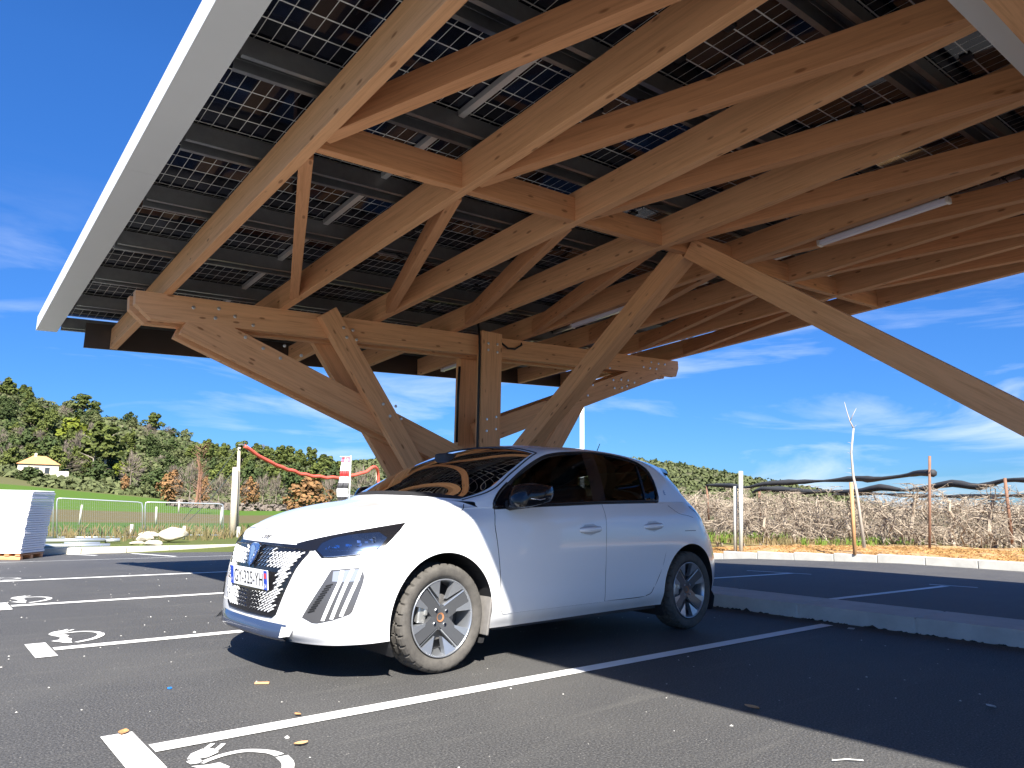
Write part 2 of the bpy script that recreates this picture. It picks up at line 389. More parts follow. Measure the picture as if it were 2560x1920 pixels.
# noggings between rafters and flat braces in the rafter plane
for i in range(7):
    a_, c_ = RU[i]+.045, RU[i+1]-.045
    timber('nogging', (a_, .17, zB(a_, .17)+.125), (c_, .17, zB(c_, .17)+.125), .085, .235, (0, 0, 1), M['wood2'])
    for v0, v1 in ((.02, -3.30), (.33, 3.62)):
        timber('diagonal_brace', (a_-.01, v0, zB(a_, v0)+.105), (c_+.01, v1, zB(c_, v1)+.105), .105, .20, (0, 0, 1), M['wood2'])
# two frames: post, paired main beams, raking struts
def frame(vf, sgn, full=True):
    """vf: face towards the middle of the roof; sgn: +1 the frame body extends to larger v"""
    g = lambda d: vf + sgn*d
    def bar(name, a_, b_, d0, th, dep, m=None, ends=None):
        return timber(name, (a_[0], g(d0+th/2), a_[1]), (b_[0], g(d0+th/2), b_[1]), th, dep, (0, 0, 1), m, ends=ends)
    bz = lambda u: zB(u, vf)
    for d0 in (0., .30):
        a_, b_ = (-.85, bz(-.85)-.15), (8.51, bz(8.51)-.15)
        L = math.hypot(b_[0]-a_[0], b_[1]-a_[1])
        bar('main_beam', a_, b_, d0, .12, .30, ends=[(0, .15), (L, .15), (L, .01), (L-.08, -.15), (.16, -.15), (0, .0)])
        # shallow knee braces
        if full: bar('knee_brace', (-.30, 3.0), (3.86, 1.475+.02), d0+.001, .118, .345)
        if full: bar('knee_brace', (7.93, 3.52), (4.02, 2.035+.02), d0+.001, .118, .315)
    for d0 in (-.125, .425):
        bar('post', (3.955, -.05), (3.955, bz(3.955)+.05), d0, .12, .37) if False else None
        timber('post', (3.955, g(d0+.0625), -.05), (3.955, g(d0+.0625), bz(3.955)+(.04 if d0 < 0 else -.02)), .12, .37, (1, 0, 0))
        if full: timber('raking_strut', (1.33, g(d0+.0625), bz(1.33)+.02), (3.72, g(d0+.0625), .12), .12, .265, (0, 0, 1))
    for d0 in (.14,):
        if full: timber('raking_strut', (6.32, g(d0+.06), 3.20), (4.18, g(d0+.06), .12), .15, .30, (0, 0, 1))
    if not full: return
    b = MB()
    def bolts(pts, d):
        for (u, z) in pts:
            b.lathe([(0, 0), (.021, 0), (.021, .004), (.013, .006), (.013, .013), (0, .013)], 10, 'y')
            n0 = len(b.v) - 60
            for k in range(n0, len(b.v)): b.v[k] = Vector((u+b.v[k].x, g(d) - sgn*b.v[k].y, z+b.v[k].z))
    bolts([(-.25, 3.15), (.0, 3.07), (.03, 3.19), (.22, 3.13), (.44, 3.06), (.36, 2.90), (.58, 2.80), (.80, 2.71), (.84, 2.87), (1.06, 2.78)], -.002)
    bolts([(1.55, 3.2), (1.68, 3.19), (1.60, 3.08), (1.74, 3.07), (2.17, 2.27), (2.28, 2.12), (2.36, 2.26), (2.45, 2.1)], -.127)
    bolts([(3.88, 3.36), (4.05, 3.37), (3.88, 3.26), (4.05, 3.25), (3.88, 2.22), (4.05, 2.27), (3.88, 2.05), (4.05, 2.09)], -.127)
    bolts([(6.62, 3.37), (7.72, 3.63), (7.92, 3.63), (8.1, 3.64), (7.5, 3.51), (7.68, 3.51), (7.86, 3.52), (6.9, 3.2), (6.7, 3.17), (7.05, 3.1), (6.92, 3.06), (6.73, 3.03), (7.25, 3.19), (7.08, 3.21), (6.2, 3.02), (5.98, 2.93), (6.08, 2.83), (5.83, 2.75)], -.002)
    b.build('bolt_heads', M['bolt'], CP)
frame(4.03, 1)
frame(-3.45, -1, False)
for sg, vt in ((1, 4.1), (-1, -3.62)):
    timber('long_strut', (3.80, .17+.06*sg, zB(3.8, .2)+.05), (3.93, vt, 1.02), .20, .22, (0, 0, 1))
# purlins: channels of galvanised steel
VJ = [-.10+1.24*k for k in range(-9, 7)]
for v in VJ:
    b = MB(); vv = v+.055
    for (dv, dz, w, h) in ((-.075, -.095, .005, .16), (.075, -.095, .005, .16), (-.0525, -.0225, .04, .005), (.0525, -.0225, .04, .005), (-.094, -.173, .038, .005), (.094, -.173, .038, .005), (0, -.02, .06, .004), (-.030, -.11, .004, .03), (.030, -.11, .004, .03)):
        b.box((3.625, vv+dv, dz), (9.55, w, h))
    b.v = [Vector((p.x, p.y, p.z + zP(p.x, vv) - .004)) for p in b.v]
    b.build('steel_purlin', M['galv'], CP)
for u in (.546, 6.03):
    for k in range(len(VJ)-1):
        v0, v1 = VJ[k]+.16, VJ[k+1]-.03
        for nm, w, dz, h, mm in (('clip_rail', .055, -.035, .05, M['alu']),):
            p0 = (u, v0, zP(u, v0)+dz); p1 = (u, v1, zP(u, v1)+dz)
            timber(nm, p0, p1, w, h, (0, 0, 1), mm, chamfer=.002)
# solar panels
def panel_mesh(name, wu, wv, box=True):
    b = MB(); b.box((0, 0, 0), (wu, wv, .030))
    if box:
        b.k = 1
        for dv in (-.42, 0, .42): b.box((.0, dv, -.024), (.09, .075, .018), bev=.004)
    me = b.build(name, [M['pv'], M['black_cable']]); return me
def place_panel(o, u, v):
    x = Vector((1, 0, .0559)).normalized(); y = Vector((0, 1, -.0525)); z = x.cross(y).normalized(); y = z.cross(x)
    o.matrix_local = Matrix(((x.x, y.x, z.x, u), (x.y, y.y, z.y, v), (x.z, y.z, z.z, zP(u, v)+.02), (0, 0, 0, 1)))
proto = panel_mesh('solar_panel', 1.824, 1.237); proto.parent = CP; half = panel_mesh('solar_panel', .54, 1.237, False); half.parent = CP
first, firsth = True, True
for k in range(len(VJ)-1):
    vc = (VJ[k]+VJ[k+1])/2
    for c in range(6):
        uc = -1.281+1.827*(c+.5) if c < 5 else 7.862+.27
        src = proto if c < 5 else half
        if (c < 5 and first) or (c == 5 and firsth):
            o = src
            if c < 5: first = False
            else: firsth = False
        else:
            o = src.copy(); COL.objects.link(o); o.parent = CP
        place_panel(o, uc, vc)
# cut white edging along the low side, brown flashing across the far end
def edge_box(name, u0, u1, v0, v1, dz0, dz1, m, zf=zP):
    V = [(u, v, zf(u, v)+d) for u in (u0, u1) for v in (v0, v1) for d in (dz0, dz1)]
    F = [(0, 1, 3, 2), (4, 6, 7, 5), (0, 4, 5, 1), (2, 3, 7, 6), (0, 2, 6, 4), (1, 5, 7, 3)]
    o = mesh_obj(name, V, F, m, CP); return o
joints = [7.73, 5.05, 1.9, -1.3, -4.4, -7.6, -11.4]
for i in range(len(joints)-1):
    edge_box('white_fascia', -1.425, -1.165, joints[i+1]+.004, joints[i], -.15, .055, M['fascia'])
edge_box('end_flashing', -.90, 8.45, 7.02, 7.045, .0, .36, M['zinc'], zB)
edge_box('side_trim', 8.40, 8.46, -11.4, 7.4, -.03, .06, M['zinc'])
edge_box('cable_tray', -1.0, 8.4, -3.36, -3.235, -.075, -.012, M['fascia'], zB)
b = MB(); b.tube([(3.742, 3.93, bz_) for bz_ in (1.0, 1.8, 2.6, 3.2)] + [(3.745, 3.95, 3.45), (3.75, 4.0, 3.66)], .018, 8)
b.tube([(3.70, 4.40, 1.9), (3.70, 4.40, 2.6), (3.70, 4.38, 3.05)], .02, 8)
pts = []
for k in range(40):
    v = 4.1-k*.16; pts.append((4.66, v, zB(4.66, v)+.035+.012*math.sin(k*1.3)))
b.tube([(4.15, 3.99, 3.45), (4.3, 3.97, 3.36), (4.45, 3.98, 3.37), (4.6, 4.0, 3.46)] + pts, .016, 6)
b.build('power_cable', M['black_cable'], CP, True)
b = MB(); b.box((3.62, 4.40, 1.55), (.11, .05, .62)); b.build('cable_cover', M['wood2'], CP)
b = MB()
for (u, v) in ((1.35, 1.2), (2.9, .0), (2.55, -.1), (4.2, -.1), (1.55, 2.4), (2.1, 3.65), (4.9, 1.15), (3.6, 1.2), (1.46, -1.3), (3.3, -2.55), (5.4, -.05), (5.5, -2.4)):
    for k in range(3):
        c0 = Vector((u+rnd.uniform(-.06, .06), v+.1, zP(u, v)-.17)); r = rnd.uniform(.03, .06); a0 = rnd.uniform(0, 6)
        b.tube([c0+Vector((r*math.cos(a0+q*.7), r*.5*math.sin(a0+q*.7)-.02*q/6, -r*.8*abs(math.sin(q*.35+a0)))) for q in range(8)], .005, 5)
    b.tube([(u-.5, v+.12, zP(u-.5, v)-.1), (u-.2, v+.11, zP(u, v)-.17), (u, v+.1, zP(u, v)-.15), (u+.4, v+.11, zP(u+.4, v)-.18), (u+.7, v+.12, zP(u+.7, v)-.1)], .006, 5)
b.build('panel_wiring', M['black_cable'], CP)
def loc2w(u, v, z): 
    c_, s_ = math.cos(R(1)), math.sin(R(1)); return Vector((c_*u+s_*v, -s_*u+c_*v, z))
LAMPS = [(4.69, -.86, -2.09, 'pale tube lamp'),
         (4.66, 2.9, 1.67, 'pale tube lamp on the rafter beside the raking timber strut'),
         (4.66, 6.3, 5.3, 'small pale tube lamp behind the timber post under the far eave')]
LAMPS[0] = (4.69, -.86, -2.09, 'largest looking pale tube lamp, above the timber strut that crosses the open sky')
for u, v0, v1, lab in LAMPS:
    t = empty('tube_lamp', loc2w(u, (v0+v1)/2, zB(u, (v0+v1)/2)-.03), R(-1), lab, 'lamp', 'tube lamps under the carport roof')
    b = MB(); L = abs(v1-v0); sl_ = -.0525
    tilt = Matrix.Rotation(math.atan(sl_), 4, 'X')
    b.box((0, 0, 0), (.075, L, .05), tilt, bev=.012); b.build('lamp_tube', M['lamp_body'], t)
    b = MB()
    for s_ in (-1, 1): b.box(tilt @ Vector((0, s_*(L/2+.012), .0)), (.085, .03, .062), tilt, bev=.006)
    b.box(tilt @ Vector((0, 0, .032)), (.04, L*.9, .012), tilt); b.build('end_cap', M['alu'], t)
# ------------------------------------------------------------------ the white hatchback
CARYAW = .0518
CAR = empty('hatchback_car', (0, 0, 0), CARYAW, 'white five-door hatchback parked under the timber carport, dark grille and plate GY-325-YH', 'car')
def cr(P, t):
    """Catmull-Rom through rows P at parameter t (0..n-1)"""
    n = len(P); i = min(int(t), n-2); f = t-i
    p0 = P[i-1] if i > 0 else 2*P[i]-P[i+1]
    p3 = P[i+2] if i+2 < n else 2*P[i+1]-P[i]
    p1, p2 = P[i], P[i+1]
    return .5*((2*p1) + (p2-p0)*f + (2*p0-5*p1+4*p2-p3)*f*f + (3*p1-p0-3*p2+p3)*f*f*f)
def grid_surface(ctrl, nu, nv):
    """ctrl [i][j] -> dense array (len_u, len_v, 3)"""
    C = np.array(ctrl, float); ni, nj = C.shape[:2]
    tu = np.linspace(0, ni-1, (ni-1)*nu+1); tv = np.linspace(0, nj-1, (nj-1)*nv+1)
    A = np.array([cr(C, t) for t in tu])                # (U, nj, 3)
    B = np.array([cr(np.swapaxes(A, 0, 1), t) for t in tv])
    return np.swapaxes(B, 0, 1)
ST = [  # stations round the half body: x per level, y per level, z per level (bottom .. top)
 ([-.80, -.845, -.85, -.845, -.825, -.80, -.765], [0]*7, [.20, .26, .37, .48, .59, .675, .745]),
 ([-.79, -.835, -.84, -.833, -.812, -.787, -.748], [.27]*7, [.20, .26, .37, .48, .592, .68, .752]),
 ([-.75, -.79, -.793, -.785, -.765, -.735, -.69], [.49, .50, .50, .50, .50, .49, .48], [.20, .265, .38, .49, .605, .695, .772]),
 ([-.66, -.69, -.69, -.675, -.645, -.60, -.53], [.68, .695, .70, .70, .69, .665, .62], [.205, .275, .39, .505, .625, .73, .822]),
 ([-.53, -.55, -.55, -.53, -.50, -.45, -.37], [.785, .80, .805, .80, .79, .76, .675], [.212, .285, .40, .52, .645, .76, .862]),
 ([-.42, -.42, -.41, -.39, -.35, -.30, -.2], [.845, .855, .862, .862, .85, .815, .703], [.222, .30, .42, .55, .68, .80, .902]),
 ([-.2, -.2, -.19, -.18, -.15, -.12, -.02], [.85, .868, .872, .872, .862, .83, .72], [.225, .31, .44, .575, .715, .84, .93]),
 ([.05, .05, .05, .05, .07, .09, .13], [.85, .868, .873, .874, .866, .836, .737], [.225, .31, .44, .58, .725, .855, .944]),
 ([.25, .25, .25, .25, .26, .27, .30], [.835, .858, .868, .871, .865, .842, .768], [.22, .31, .44, .58, .73, .865, .951]),
 ([.48]*7, [.795, .845, .860, .867, .863, .844, .806], [.21, .30, .44, .58, .73, .87, .958]),
 ([.95]*7, [.785, .836, .850, .859, .860, .846, .802], [.21, .30, .44, .58, .73, .875, .973]),
 ([1.5]*7, [.785, .836, .850, .859, .861, .846, .792], [.215, .30, .44, .58, .735, .885, .997]),
 ([2.0]*7, [.795, .850, .860, .867, .869, .848, .785], [.22, .31, .45, .59, .745, .895, 1.012]),
 ([2.3]*7, [.832, .862, .870, .873, .873, .852, .778], [.225, .32, .46, .60, .75, .90, 1.019]),
 ([2.55, 2.55, 2.55, 2.55, 2.55, 2.54, 2.52], [.840, .866, .874, .875, .871, .848, .766], [.228, .325, .465, .605, .755, .90, 1.02]),
 ([2.77, 2.77, 2.77, 2.76, 2.74, 2.70, 2.66], [.832, .858, .864, .862, .85, .825, .748], [.235, .335, .475, .615, .76, .90, 1.02]),
 ([2.95, 2.965, 2.97, 2.95, 2.90, 2.83, 2.76], [.775, .795, .80, .795, .785, .76, .70], [.26, .35, .48, .62, .76, .90, 1.02]),
 ([3.08, 3.11, 3.12, 3.10, 3.04, 2.96, 2.86], [.65, .67, .68, .68, .67, .64, .58], [.28, .36, .48, .62, .76, .90, 1.03]),
 ([3.14, 3.18, 3.20, 3.18, 3.12, 3.03, 2.93], [.34]*7, [.28, .36, .48, .62, .76, .91, 1.045]),
 ([3.155, 3.195, 3.215, 3.195, 3.135, 3.05, 2.95], [0]*7, [.28, .36, .48, .62, .76, .915, 1.05]),
]
for _i, _d in enumerate((.034, .034, .030, .018, .008)):
    for _j in range(7): ST[_i][0][_j] += _d*(1 if _j < 6 else .85)
wrap_ctrl = [[(s[0][j], s[1][j], s[2][j]) for j in range(7)] for s in ST]
GH = [
 [(.30, .768, .951), (.29, .756, .966), (.285, .742, .985), (.22, .68, .990), (.08, .45, .998), (.0, .22, 1.003), (-.03, 0, 1.005)],
 [(.44, .806, .956), (.46, .787, 1.0), (.485, .765, 1.045), (.45, .722, 1.063), (.33, .48, 1.12), (.26, .24, 1.142), (.24, 0, 1.148)],
 [(.65, .809, .962), (.66, .778, 1.045), (.68, .722, 1.155), (.69, .668, 1.195), (.62, .45, 1.263), (.565, .22, 1.288), (.55, 0, 1.295)],
 [(.95, .803, .973), (.96, .752, 1.11), (.98, .660, 1.292), (1.0, .603, 1.352), (.97, .42, 1.392), (.95, .21, 1.408), (.94, 0, 1.413)],
 [(1.3, .797, .988), (1.3, .738, 1.15), (1.3, .640, 1.345), (1.3, .565, 1.400), (1.3, .41, 1.424), (1.3, .2, 1.437), (1.3, 0, 1.440)],
 [(1.7, .789, 1.004), (1.7, .732, 1.16), (1.7, .636, 1.350), (1.7, .560, 1.406), (1.7, .41, 1.430), (1.7, .2, 1.442), (1.7, 0, 1.445)],
 [(2.05, .784, 1.013), (2.05, .729, 1.15), (2.05, .642, 1.325), (2.05, .578, 1.383), (2.09, .41, 1.416), (2.1, .2, 1.429), (2.1, 0, 1.432)],
 [(2.32, .777, 1.019), (2.31, .725, 1.14), (2.30, .660, 1.268), (2.33, .600, 1.330), (2.45, .42, 1.379), (2.5, .2, 1.395), (2.51, 0, 1.40)],
 [(2.52, .766, 1.021), (2.50, .735, 1.09), (2.49, .69, 1.185), (2.52, .625, 1.245), (2.72, .43, 1.325), (2.77, .2, 1.342), (2.78, 0, 1.347)],
 [(2.66, .748, 1.02), (2.645, .728, 1.06), (2.635, .69, 1.11), (2.68, .63, 1.15), (2.83, .43, 1.19), (2.89, .2, 1.20), (2.91, 0, 1.205)],
 [(2.76, .70, 1.02), (2.76, .685, 1.03), (2.77, .65, 1.04), (2.82, .58, 1.045), (2.89, .42, 1.05), (2.94, .2, 1.053), (2.95, 0, 1.055)],
]
HOOD = [
 [(-.765, 0, .745), (-.757, .2, .749), (-.735, .35, .758), (-.702, .46, .769), (-.65, .525, .786)],
 [(-.60, 0, .850), (-.592, .2, .848), (-.57, .37, .846), (-.54, .52, .842), (-.49, .636, .832)],
 [(-.40, 0, .914), (-.39, .22, .912), (-.37, .40, .911), (-.34, .57, .903), (-.30, .688, .879)],
 [(-.20, 0, .957), (-.19, .24, .956), (-.17, .43, .957), (-.13, .60, .946), (-.08, .716, .924)],
 [(-.06, 0, .988), (-.03, .24, .987), (.02, .45, .983), (.09, .62, .969), (.15, .740, .945)],
 [(-.03, 0, 1.005), (.0, .22, 1.003), (.08, .45, .998), (.20, .67, .988), (.30, .768, .951)],
]
HOOD[0] = [(x+.029, y, z) for x, y, z in HOOD[0]]; HOOD[1] = [(x+.014, y, z) for x, y, z in HOOD[1]]
SURF = [grid_surface(wrap_ctrl, 12, 8), grid_surface(GH, 14, 8), grid_surface(HOOD, 8, 8)]
def relax(A, it, j0=0):
    for _ in range(it):
        B = A.copy(); B[1:-1, 1:-1] = .5*A[1:-1, 1:-1]+.125*(A[2:, 1:-1]+A[:-2, 1:-1]+A[1:-1, 2:]+A[1:-1, :-2])
        B[1:-1, -1] = .5*A[1:-1, -1]+.125*(A[2:, -1]+A[:-2, -1])+.25*A[1:-1, -2]; B[1:-1, -1, 1] = 0
        A[:, j0+1:] = B[:, j0+1:]
    return A
relax(SURF[1], 14, 24)
def tri_half(A, sy=1):
    U, Vn = A.shape[:2]; V = [(p[0], sy*p[1], p[2]) for row in A for p in row]; F = []
    for i in range(U-1):
        for j in range(Vn-1):
            q = (i*Vn+j, i*Vn+j+1, (i+1)*Vn+j+1, (i+1)*Vn+j)
            F.append(q if sy < 0 else q[::-1])
    return V, F
_bv, _bf = [], []
for A in SURF:
    for sy in (1, -1):
        V, F = tri_half(A, sy); o_ = len(_bv); _bv += V; _bf += [tuple(o_+i for i in f) for f in F]
BODY = BVHTree.FromPolygons([Vector(v) for v in _bv], _bf)
def carpaint():
    t = NT('white_car_paint')
    g = t.n.new('ShaderNodeNewGeometry')
    dirt = t.noise(t.coord(), 6, 5, .6)
    sp = t.n.new('ShaderNodeSeparateXYZ'); tcn = t.n.new('ShaderNodeTexCoord'); t.l.new(tcn.outputs['Object'], sp.inputs[0])
    low = t.ramp(sp.outputs['Z'], [(.2, (1, 1, 1)), (.42, (0, 0, 0))])
    col = t.mixc(t.math('MULTIPLY', t.math('MULTIPLY', low, dirt), .45), (.80, .81, .82), (.52, .48, .42))
    col = t.mixc(g.outputs['Backfacing'], col, (.02, .02, .022))
    t.to(col); t.set(Roughness=.30, Coat_Weight=1.0, Coat_Roughness=.035); return t.m
M['paint'] = carpaint()
M['gloss_black'] = mat('gloss_black_trim', (.008, .008, .010), .16, coat=.2, spec=.35)
M['matt_black'] = mat('matt_black_plastic', (.022, .022, .024), .55)
M['dark_grey'] = mat('dark_grey_lamp_plastic', (.060, .060, .064), .3, coat=.3)
M['seam'] = mat('panel_gap', (.006, .006, .007), .8)
M['chrome'] = mat('bright_chrome', (.85, .86, .88), .12, 1.0)
M['slash'] = mat('satin_white_grille_bar', (.82, .83, .84), .25, .1, coat=.5)
M['rubber'] = None
def rubber():
    t = NT('dusty_tyre_rubber'); n = t.noise(t.coord(), 14, 6, .7); 
    t.to(t.mixc(t.ramp(n, [(.3, (0, 0, 0)), (.7, (1, 1, 1))]), (.050, .046, .041), (.098, .090, .079))); t.set(Roughness=.85); t.bump(t.noise(t.coord(), 120, 3), .3, .003); return t.m
M['rubber'] = rubber()
M['rim_dark'] = mat('anthracite_alloy', (.085, .088, .094), .42, .35, coat=.3); M['rim_silver'] = mat('machined_alloy', (.40, .42, .45), .30, .75)
M['iron'] = mat('brake_iron', (.20, .19, .18), .5, .6); M['rust'] = mat('rusty_hub', (.28, .12, .05), .8, noise=.4, nscale=40)
M['caliper'] = mat('raw_caliper_alloy', (.55, .55, .53), .35, .8)
M['plate_white'] = mat('plate_white', (.78, .78, .78), .35); M['plate_blue'] = mat('plate_blue', (.01, .055, .42), .35); M['ink'] = mat('plate_black', (.012, .012, .012), .4); M['red'] = mat('small_red_mark', (.6, .05, .05), .5)
M['seat'] = mat('dark_seat_cloth', (.035, .033, .034), .85); M['dash'] = mat('dashboard_plastic', (.05, .032, .030), .45)
def glass(name, tint, transp, rough=.0):
    t = NT(name); n, l = t.n, t.l
    out = [q for q in n if q.type == 'OUTPUT_MATERIAL'][0]; n.remove(t.b)
    tr = n.new('ShaderNodeBsdfTransparent'); tr.inputs[0].default_value = (*tint, 1); gl = n.new('ShaderNodeBsdfGlossy'); gl.inputs['Roughness'].default_value = rough; gl.inputs['Color'].default_value = (.95, .97, 1, 1)
    fr = n.new('ShaderNodeFresnel'); fr.inputs['IOR'].default_value = 1.33; mx = n.new('ShaderNodeMixShader')
    l.new(fr.outputs[0], mx.inputs[0]); l.new(tr.outputs[0], mx.inputs[1]); l.new(gl.outputs[0], mx.inputs[2]); l.new(mx.outputs[0], out.inputs[0]); return t.m
M['wind_glass'] = glass('windscreen_glass', (.52, .62, .55), 1); M['side_glass'] = glass('side_window_glass', (.30, .33, .33), 1); M['dark_glass'] = glass('privacy_glass', (.045, .05, .055), 1)
M['lamp_glass'] = glass('headlamp_lens', (.72, .80, .92), 1)

def inpoly(p, poly):
    x, y = p; c = False; n = len(poly)
    for i in range(n):
        x1, y1 = poly[i]; x2, y2 = poly[(i+1) % n]
        if (y1 > y) != (y2 > y) and x < (x2-x1)*(y-y1)/(y2-y1)+x1: c = not c
    return c
def near_edge(p, poly):
    best = None; P = Vector(p)
    for i in range(len(poly)):
        a_, b_ = Vector(poly[i]), Vector(poly[(i+1) % len(poly)]); d = b_-a_; t = max(0, min(1, (P-a_).dot(d)/max(1e-12, d.length_squared))); q = a_+d*t
        if best is None or (q-P).length < best[0]: best = ((q-P).length, q)
    return best[1]
def smooth_poly(pts, step=.02, closed=True, corner=50):
    """Catmull-Rom through the points, keeping sharp corners"""
    P = [Vector(p) for p in pts]; n = len(P); out = []
    def sharp(i):
        a_, b_, c_ = P[(i-1) % n], P[i], P[(i+1) % n]
        return (b_-a_).angle(c_-b_, 0) > R(corner)
    rng = range(n if closed else n-1)
    for i in rng:
        p1, p2 = P[i], P[(i+1) % n]; p0 = P[(i-1) % n] if not sharp(i) and (closed or i > 0) else p1*2-p2
        p3 = P[(i+2) % n] if not sharp((i+1) % n) and (closed or i+2 < n) else p2*2-p1
        k = max(1, int((p2-p1).length/step))
        for q in range(k):
            f = q/k; out.append(.5*((2*p1)+(p2-p0)*f+(2*p0-5*p1+4*p2-p3)*f*f+(3*p1-p0-3*p2+p3)*f*f*f))
    if not closed: out.append(P[-1])
    return out
DLO = [(.402, .944), (.853, .967), (1.486, .995), (2.10, 1.0115), (2.195, 1.017), (2.224, 1.055), (2.240, 1.154), (2.238, 1.225), (2.207, 1.288), (2.085, 1.342), (1.871, 1.374), (1.543, 1.383), (1.271, 1.365), (1.116, 1.345), (.989, 1.314), (.813, 1.239), (.628, 1.138), (.481, 1.044), (.414, .978)]
DLO = [(p.x, p.y) for p in smooth_poly(DLO, .03, True, 40)]
def cast(p, d):
    h = BODY.ray_cast(Vector(p), Vector(d)); return h[0], h[1]
def side_y(x, z, sy):
    h, n = cast((x, sy*2.0, z), (0, -sy, 0)); return h
# ---- body shell with real openings
ARCH = [(-.012, .312, .374), (2.525, .312, .372)]
def shell():
    V, F = [], []
    def addgrid(A, sy, dele, snap, flip=False):
        U, Vn = A.shape[:2]; P = [[Vector((q[0], sy*q[1], q[2])) for q in row] for row in A]
        ins = [[dele(i, j, P[i][j]) for j in range(Vn)] for i in range(U)]
        used = {}; b0 = len(V)
        for i in range(U-1):
            for j in range(Vn-1):
                q = [(i, j), (i, j+1), (i+1, j+1), (i+1, j)]
                if all(ins[a_][b_] for a_, b_ in q): continue
                ids = []
                for (a_, b_) in q:
                    if (a_, b_) not in used:
                        used[(a_, b_)] = len(V); p = P[a_][b_]
                        V.append(snap(p, sy) if ins[a_][b_] else p)
                    ids.append(used[(a_, b_)])
                F.append(tuple(ids[::-1]) if (sy < 0) != flip else tuple(ids))
    def d_wrap(i, j, p): return any((p.x-cx)**2+(p.z-cz)**2 < r*r for cx, cz, r in ARCH) and abs(p.y) > .5
    def s_wrap(p, sy):
        for cx, cz, r in ARCH:
            d = Vector((p.x-cx, p.z-cz))
            if d.length < r:
                d = d.normalized()*r; x, z = cx+d.x, cz+d.y
                h = side_y(x, z, sy) if z > .23 else None
                return Vector((x, h.y if h is not None and abs(h.y) > .6 else p.y, z))
        return p
    def d_gh(i, j, p):
        if 2 <= i <= 40 and j >= 25: return True                 # windscreen
        if 8.35*14 <= i <= 9.75*14 and j >= 27: return True      # rear window
        return abs(p.y) > .55 and inpoly((p.x, p.z), DLO) and j <= 24
    def s_gh(p, sy):
        if abs(p.y) > .55 and inpoly((p.x, p.z), DLO):
            q = near_edge((p.x, p.z), DLO); h = side_y(q.x, q.y, sy)
            return h if h is not None else Vector((q.x, p.y, q.y))
        return p
    for sy in (1, -1):
        addgrid(SURF[0], sy, d_wrap, s_wrap); addgrid(SURF[1], sy, d_gh, s_gh); addgrid(SURF[2], sy, lambda i, j, p: False, None, True)
        # under-hood flange hides the joint; arch lips turn inward
        A = SURF[0]; Vn = A.shape[1]; b0 = len(V)
        for i in range(0, 12*9):
            p = A[i, Vn-1]; V.append(Vector((p[0], sy*p[1], p[2]))); V.append(Vector((p[0]+.02, sy*max(0, p[1]-.045), p[2]-.02)))
        for i in range(12*9-1): F.append((b0+2*i, b0+2*i+1, b0+2*i+3, b0+2*i+2))
    o = mesh_obj('body', V, F, M['paint'], CAR, True)
    bm = bmesh.new(); bm.from_mesh(o.data); bmesh.ops.remove_doubles(bm, verts=bm.verts[:], dist=.0006); bm.to_mesh(o.data); bm.free()
    return o
body = shell(); body.name = 'body_shell'
# ---- draped patches
def drape(name, outline, d, off, m, parent=CAR, step=.022, mirror=False, inner=True, smooth=True, build=True, thick=0):
    """outline: 3-D points close to the body; d: direction of view on to the body; returns mesh lying 'off' proud of it"""
    d = Vector(d).normalized(); ex = d.cross(Vector((0, 0, 1))).normalized(); ez = ex.cross(d)
    P = [Vector((p.dot(ex), p.dot(ez))) for p in [Vector(q) for q in outline]]
    base = Vector(outline[0]); far = -d*1.5 + d*(base.dot(d))
    n = len(P); pts = []
    for i in range(n):
        a_, b_ = P[i], P[(i+1) % n]; k = max(1, int((b_-a_).length/step))
        for q in range(k): pts.append(a_.lerp(b_, q/k))
    nb = len(pts); edges = [(i, (i+1) % nb) for i in range(nb)]
    if inner:
        x0, x1 = min(p.x for p in P), max(p.x for p in P); y0, y1 = min(p.y for p in P), max(p.y for p in P)
        poly = [(p.x, p.y) for p in P]; x = x0+step/2
        while x < x1:
            y = y0+step/2
            while y < y1:
                if inpoly((x, y), poly) and (near_edge((x, y), poly)-Vector((x, y))).length > step*.45: pts.append(Vector((x, y)))
                y += step
            x += step
    r = delaunay_2d_cdt(pts, edges, [list(range(nb))], 1, 1e-6)
    V = []; 
    for p in r[0]:
        o_ = ex*p.x + ez*p.y; org = o_ + d*(base.dot(d)-1.5)
        h, nn = cast(org, d)
        if h is None: h = o_ + d*base.dot(d); nn = -d
        if nn.dot(d) > 0: nn = -nn
        V.append(h + nn*off)
    F = [tuple(f) for f in r[2]]
    # face the viewer
    if F:
        q = F[len(F)//2]; nrm = (V[q[1]]-V[q[0]]).cross(V[q[2]]-V[q[0]])
        if nrm.dot(d) > 0: F = [f[::-1] for f in F]
    if not build: return V, F
    objs = [mesh_obj(name, V, F, m, parent, smooth)]
    if mirror: objs.append(mesh_obj(name, [Vector((p.x, -p.y, p.z)) for p in V], [f[::-1] for f in F], m, parent, smooth))
    return objs
def side3(poly, sy=-1):
    return [Vector((x, sy*.9, z)) for x, z in poly]
def line_on_side(pts, r=.0026, off=.0, sy=-1):
    out = []
    for q in smooth_poly(pts, .03, False, 35):
        h = side_y(q.x, q.y, sy)
        if h is not None: out.append(h+Vector((0, sy*off, 0)))
    return out
def line_dir(pts3, d, off=.0, step=.02):
    out = []; d = Vector(d).normalized()
    P = [Vector(p) for p in pts3]
    for i in range(len(P)-1):
        k = max(1, int((P[i+1]-P[i]).length/step))
        for q in range(k+(i == len(P)-2)):
            p = P[i].lerp(P[i+1], q/k); h, nn = cast(p-d*1.2, d)
            if h is not None:
                if nn.dot(d) > 0: nn = -nn
                out.append(h+nn*off)
    return out
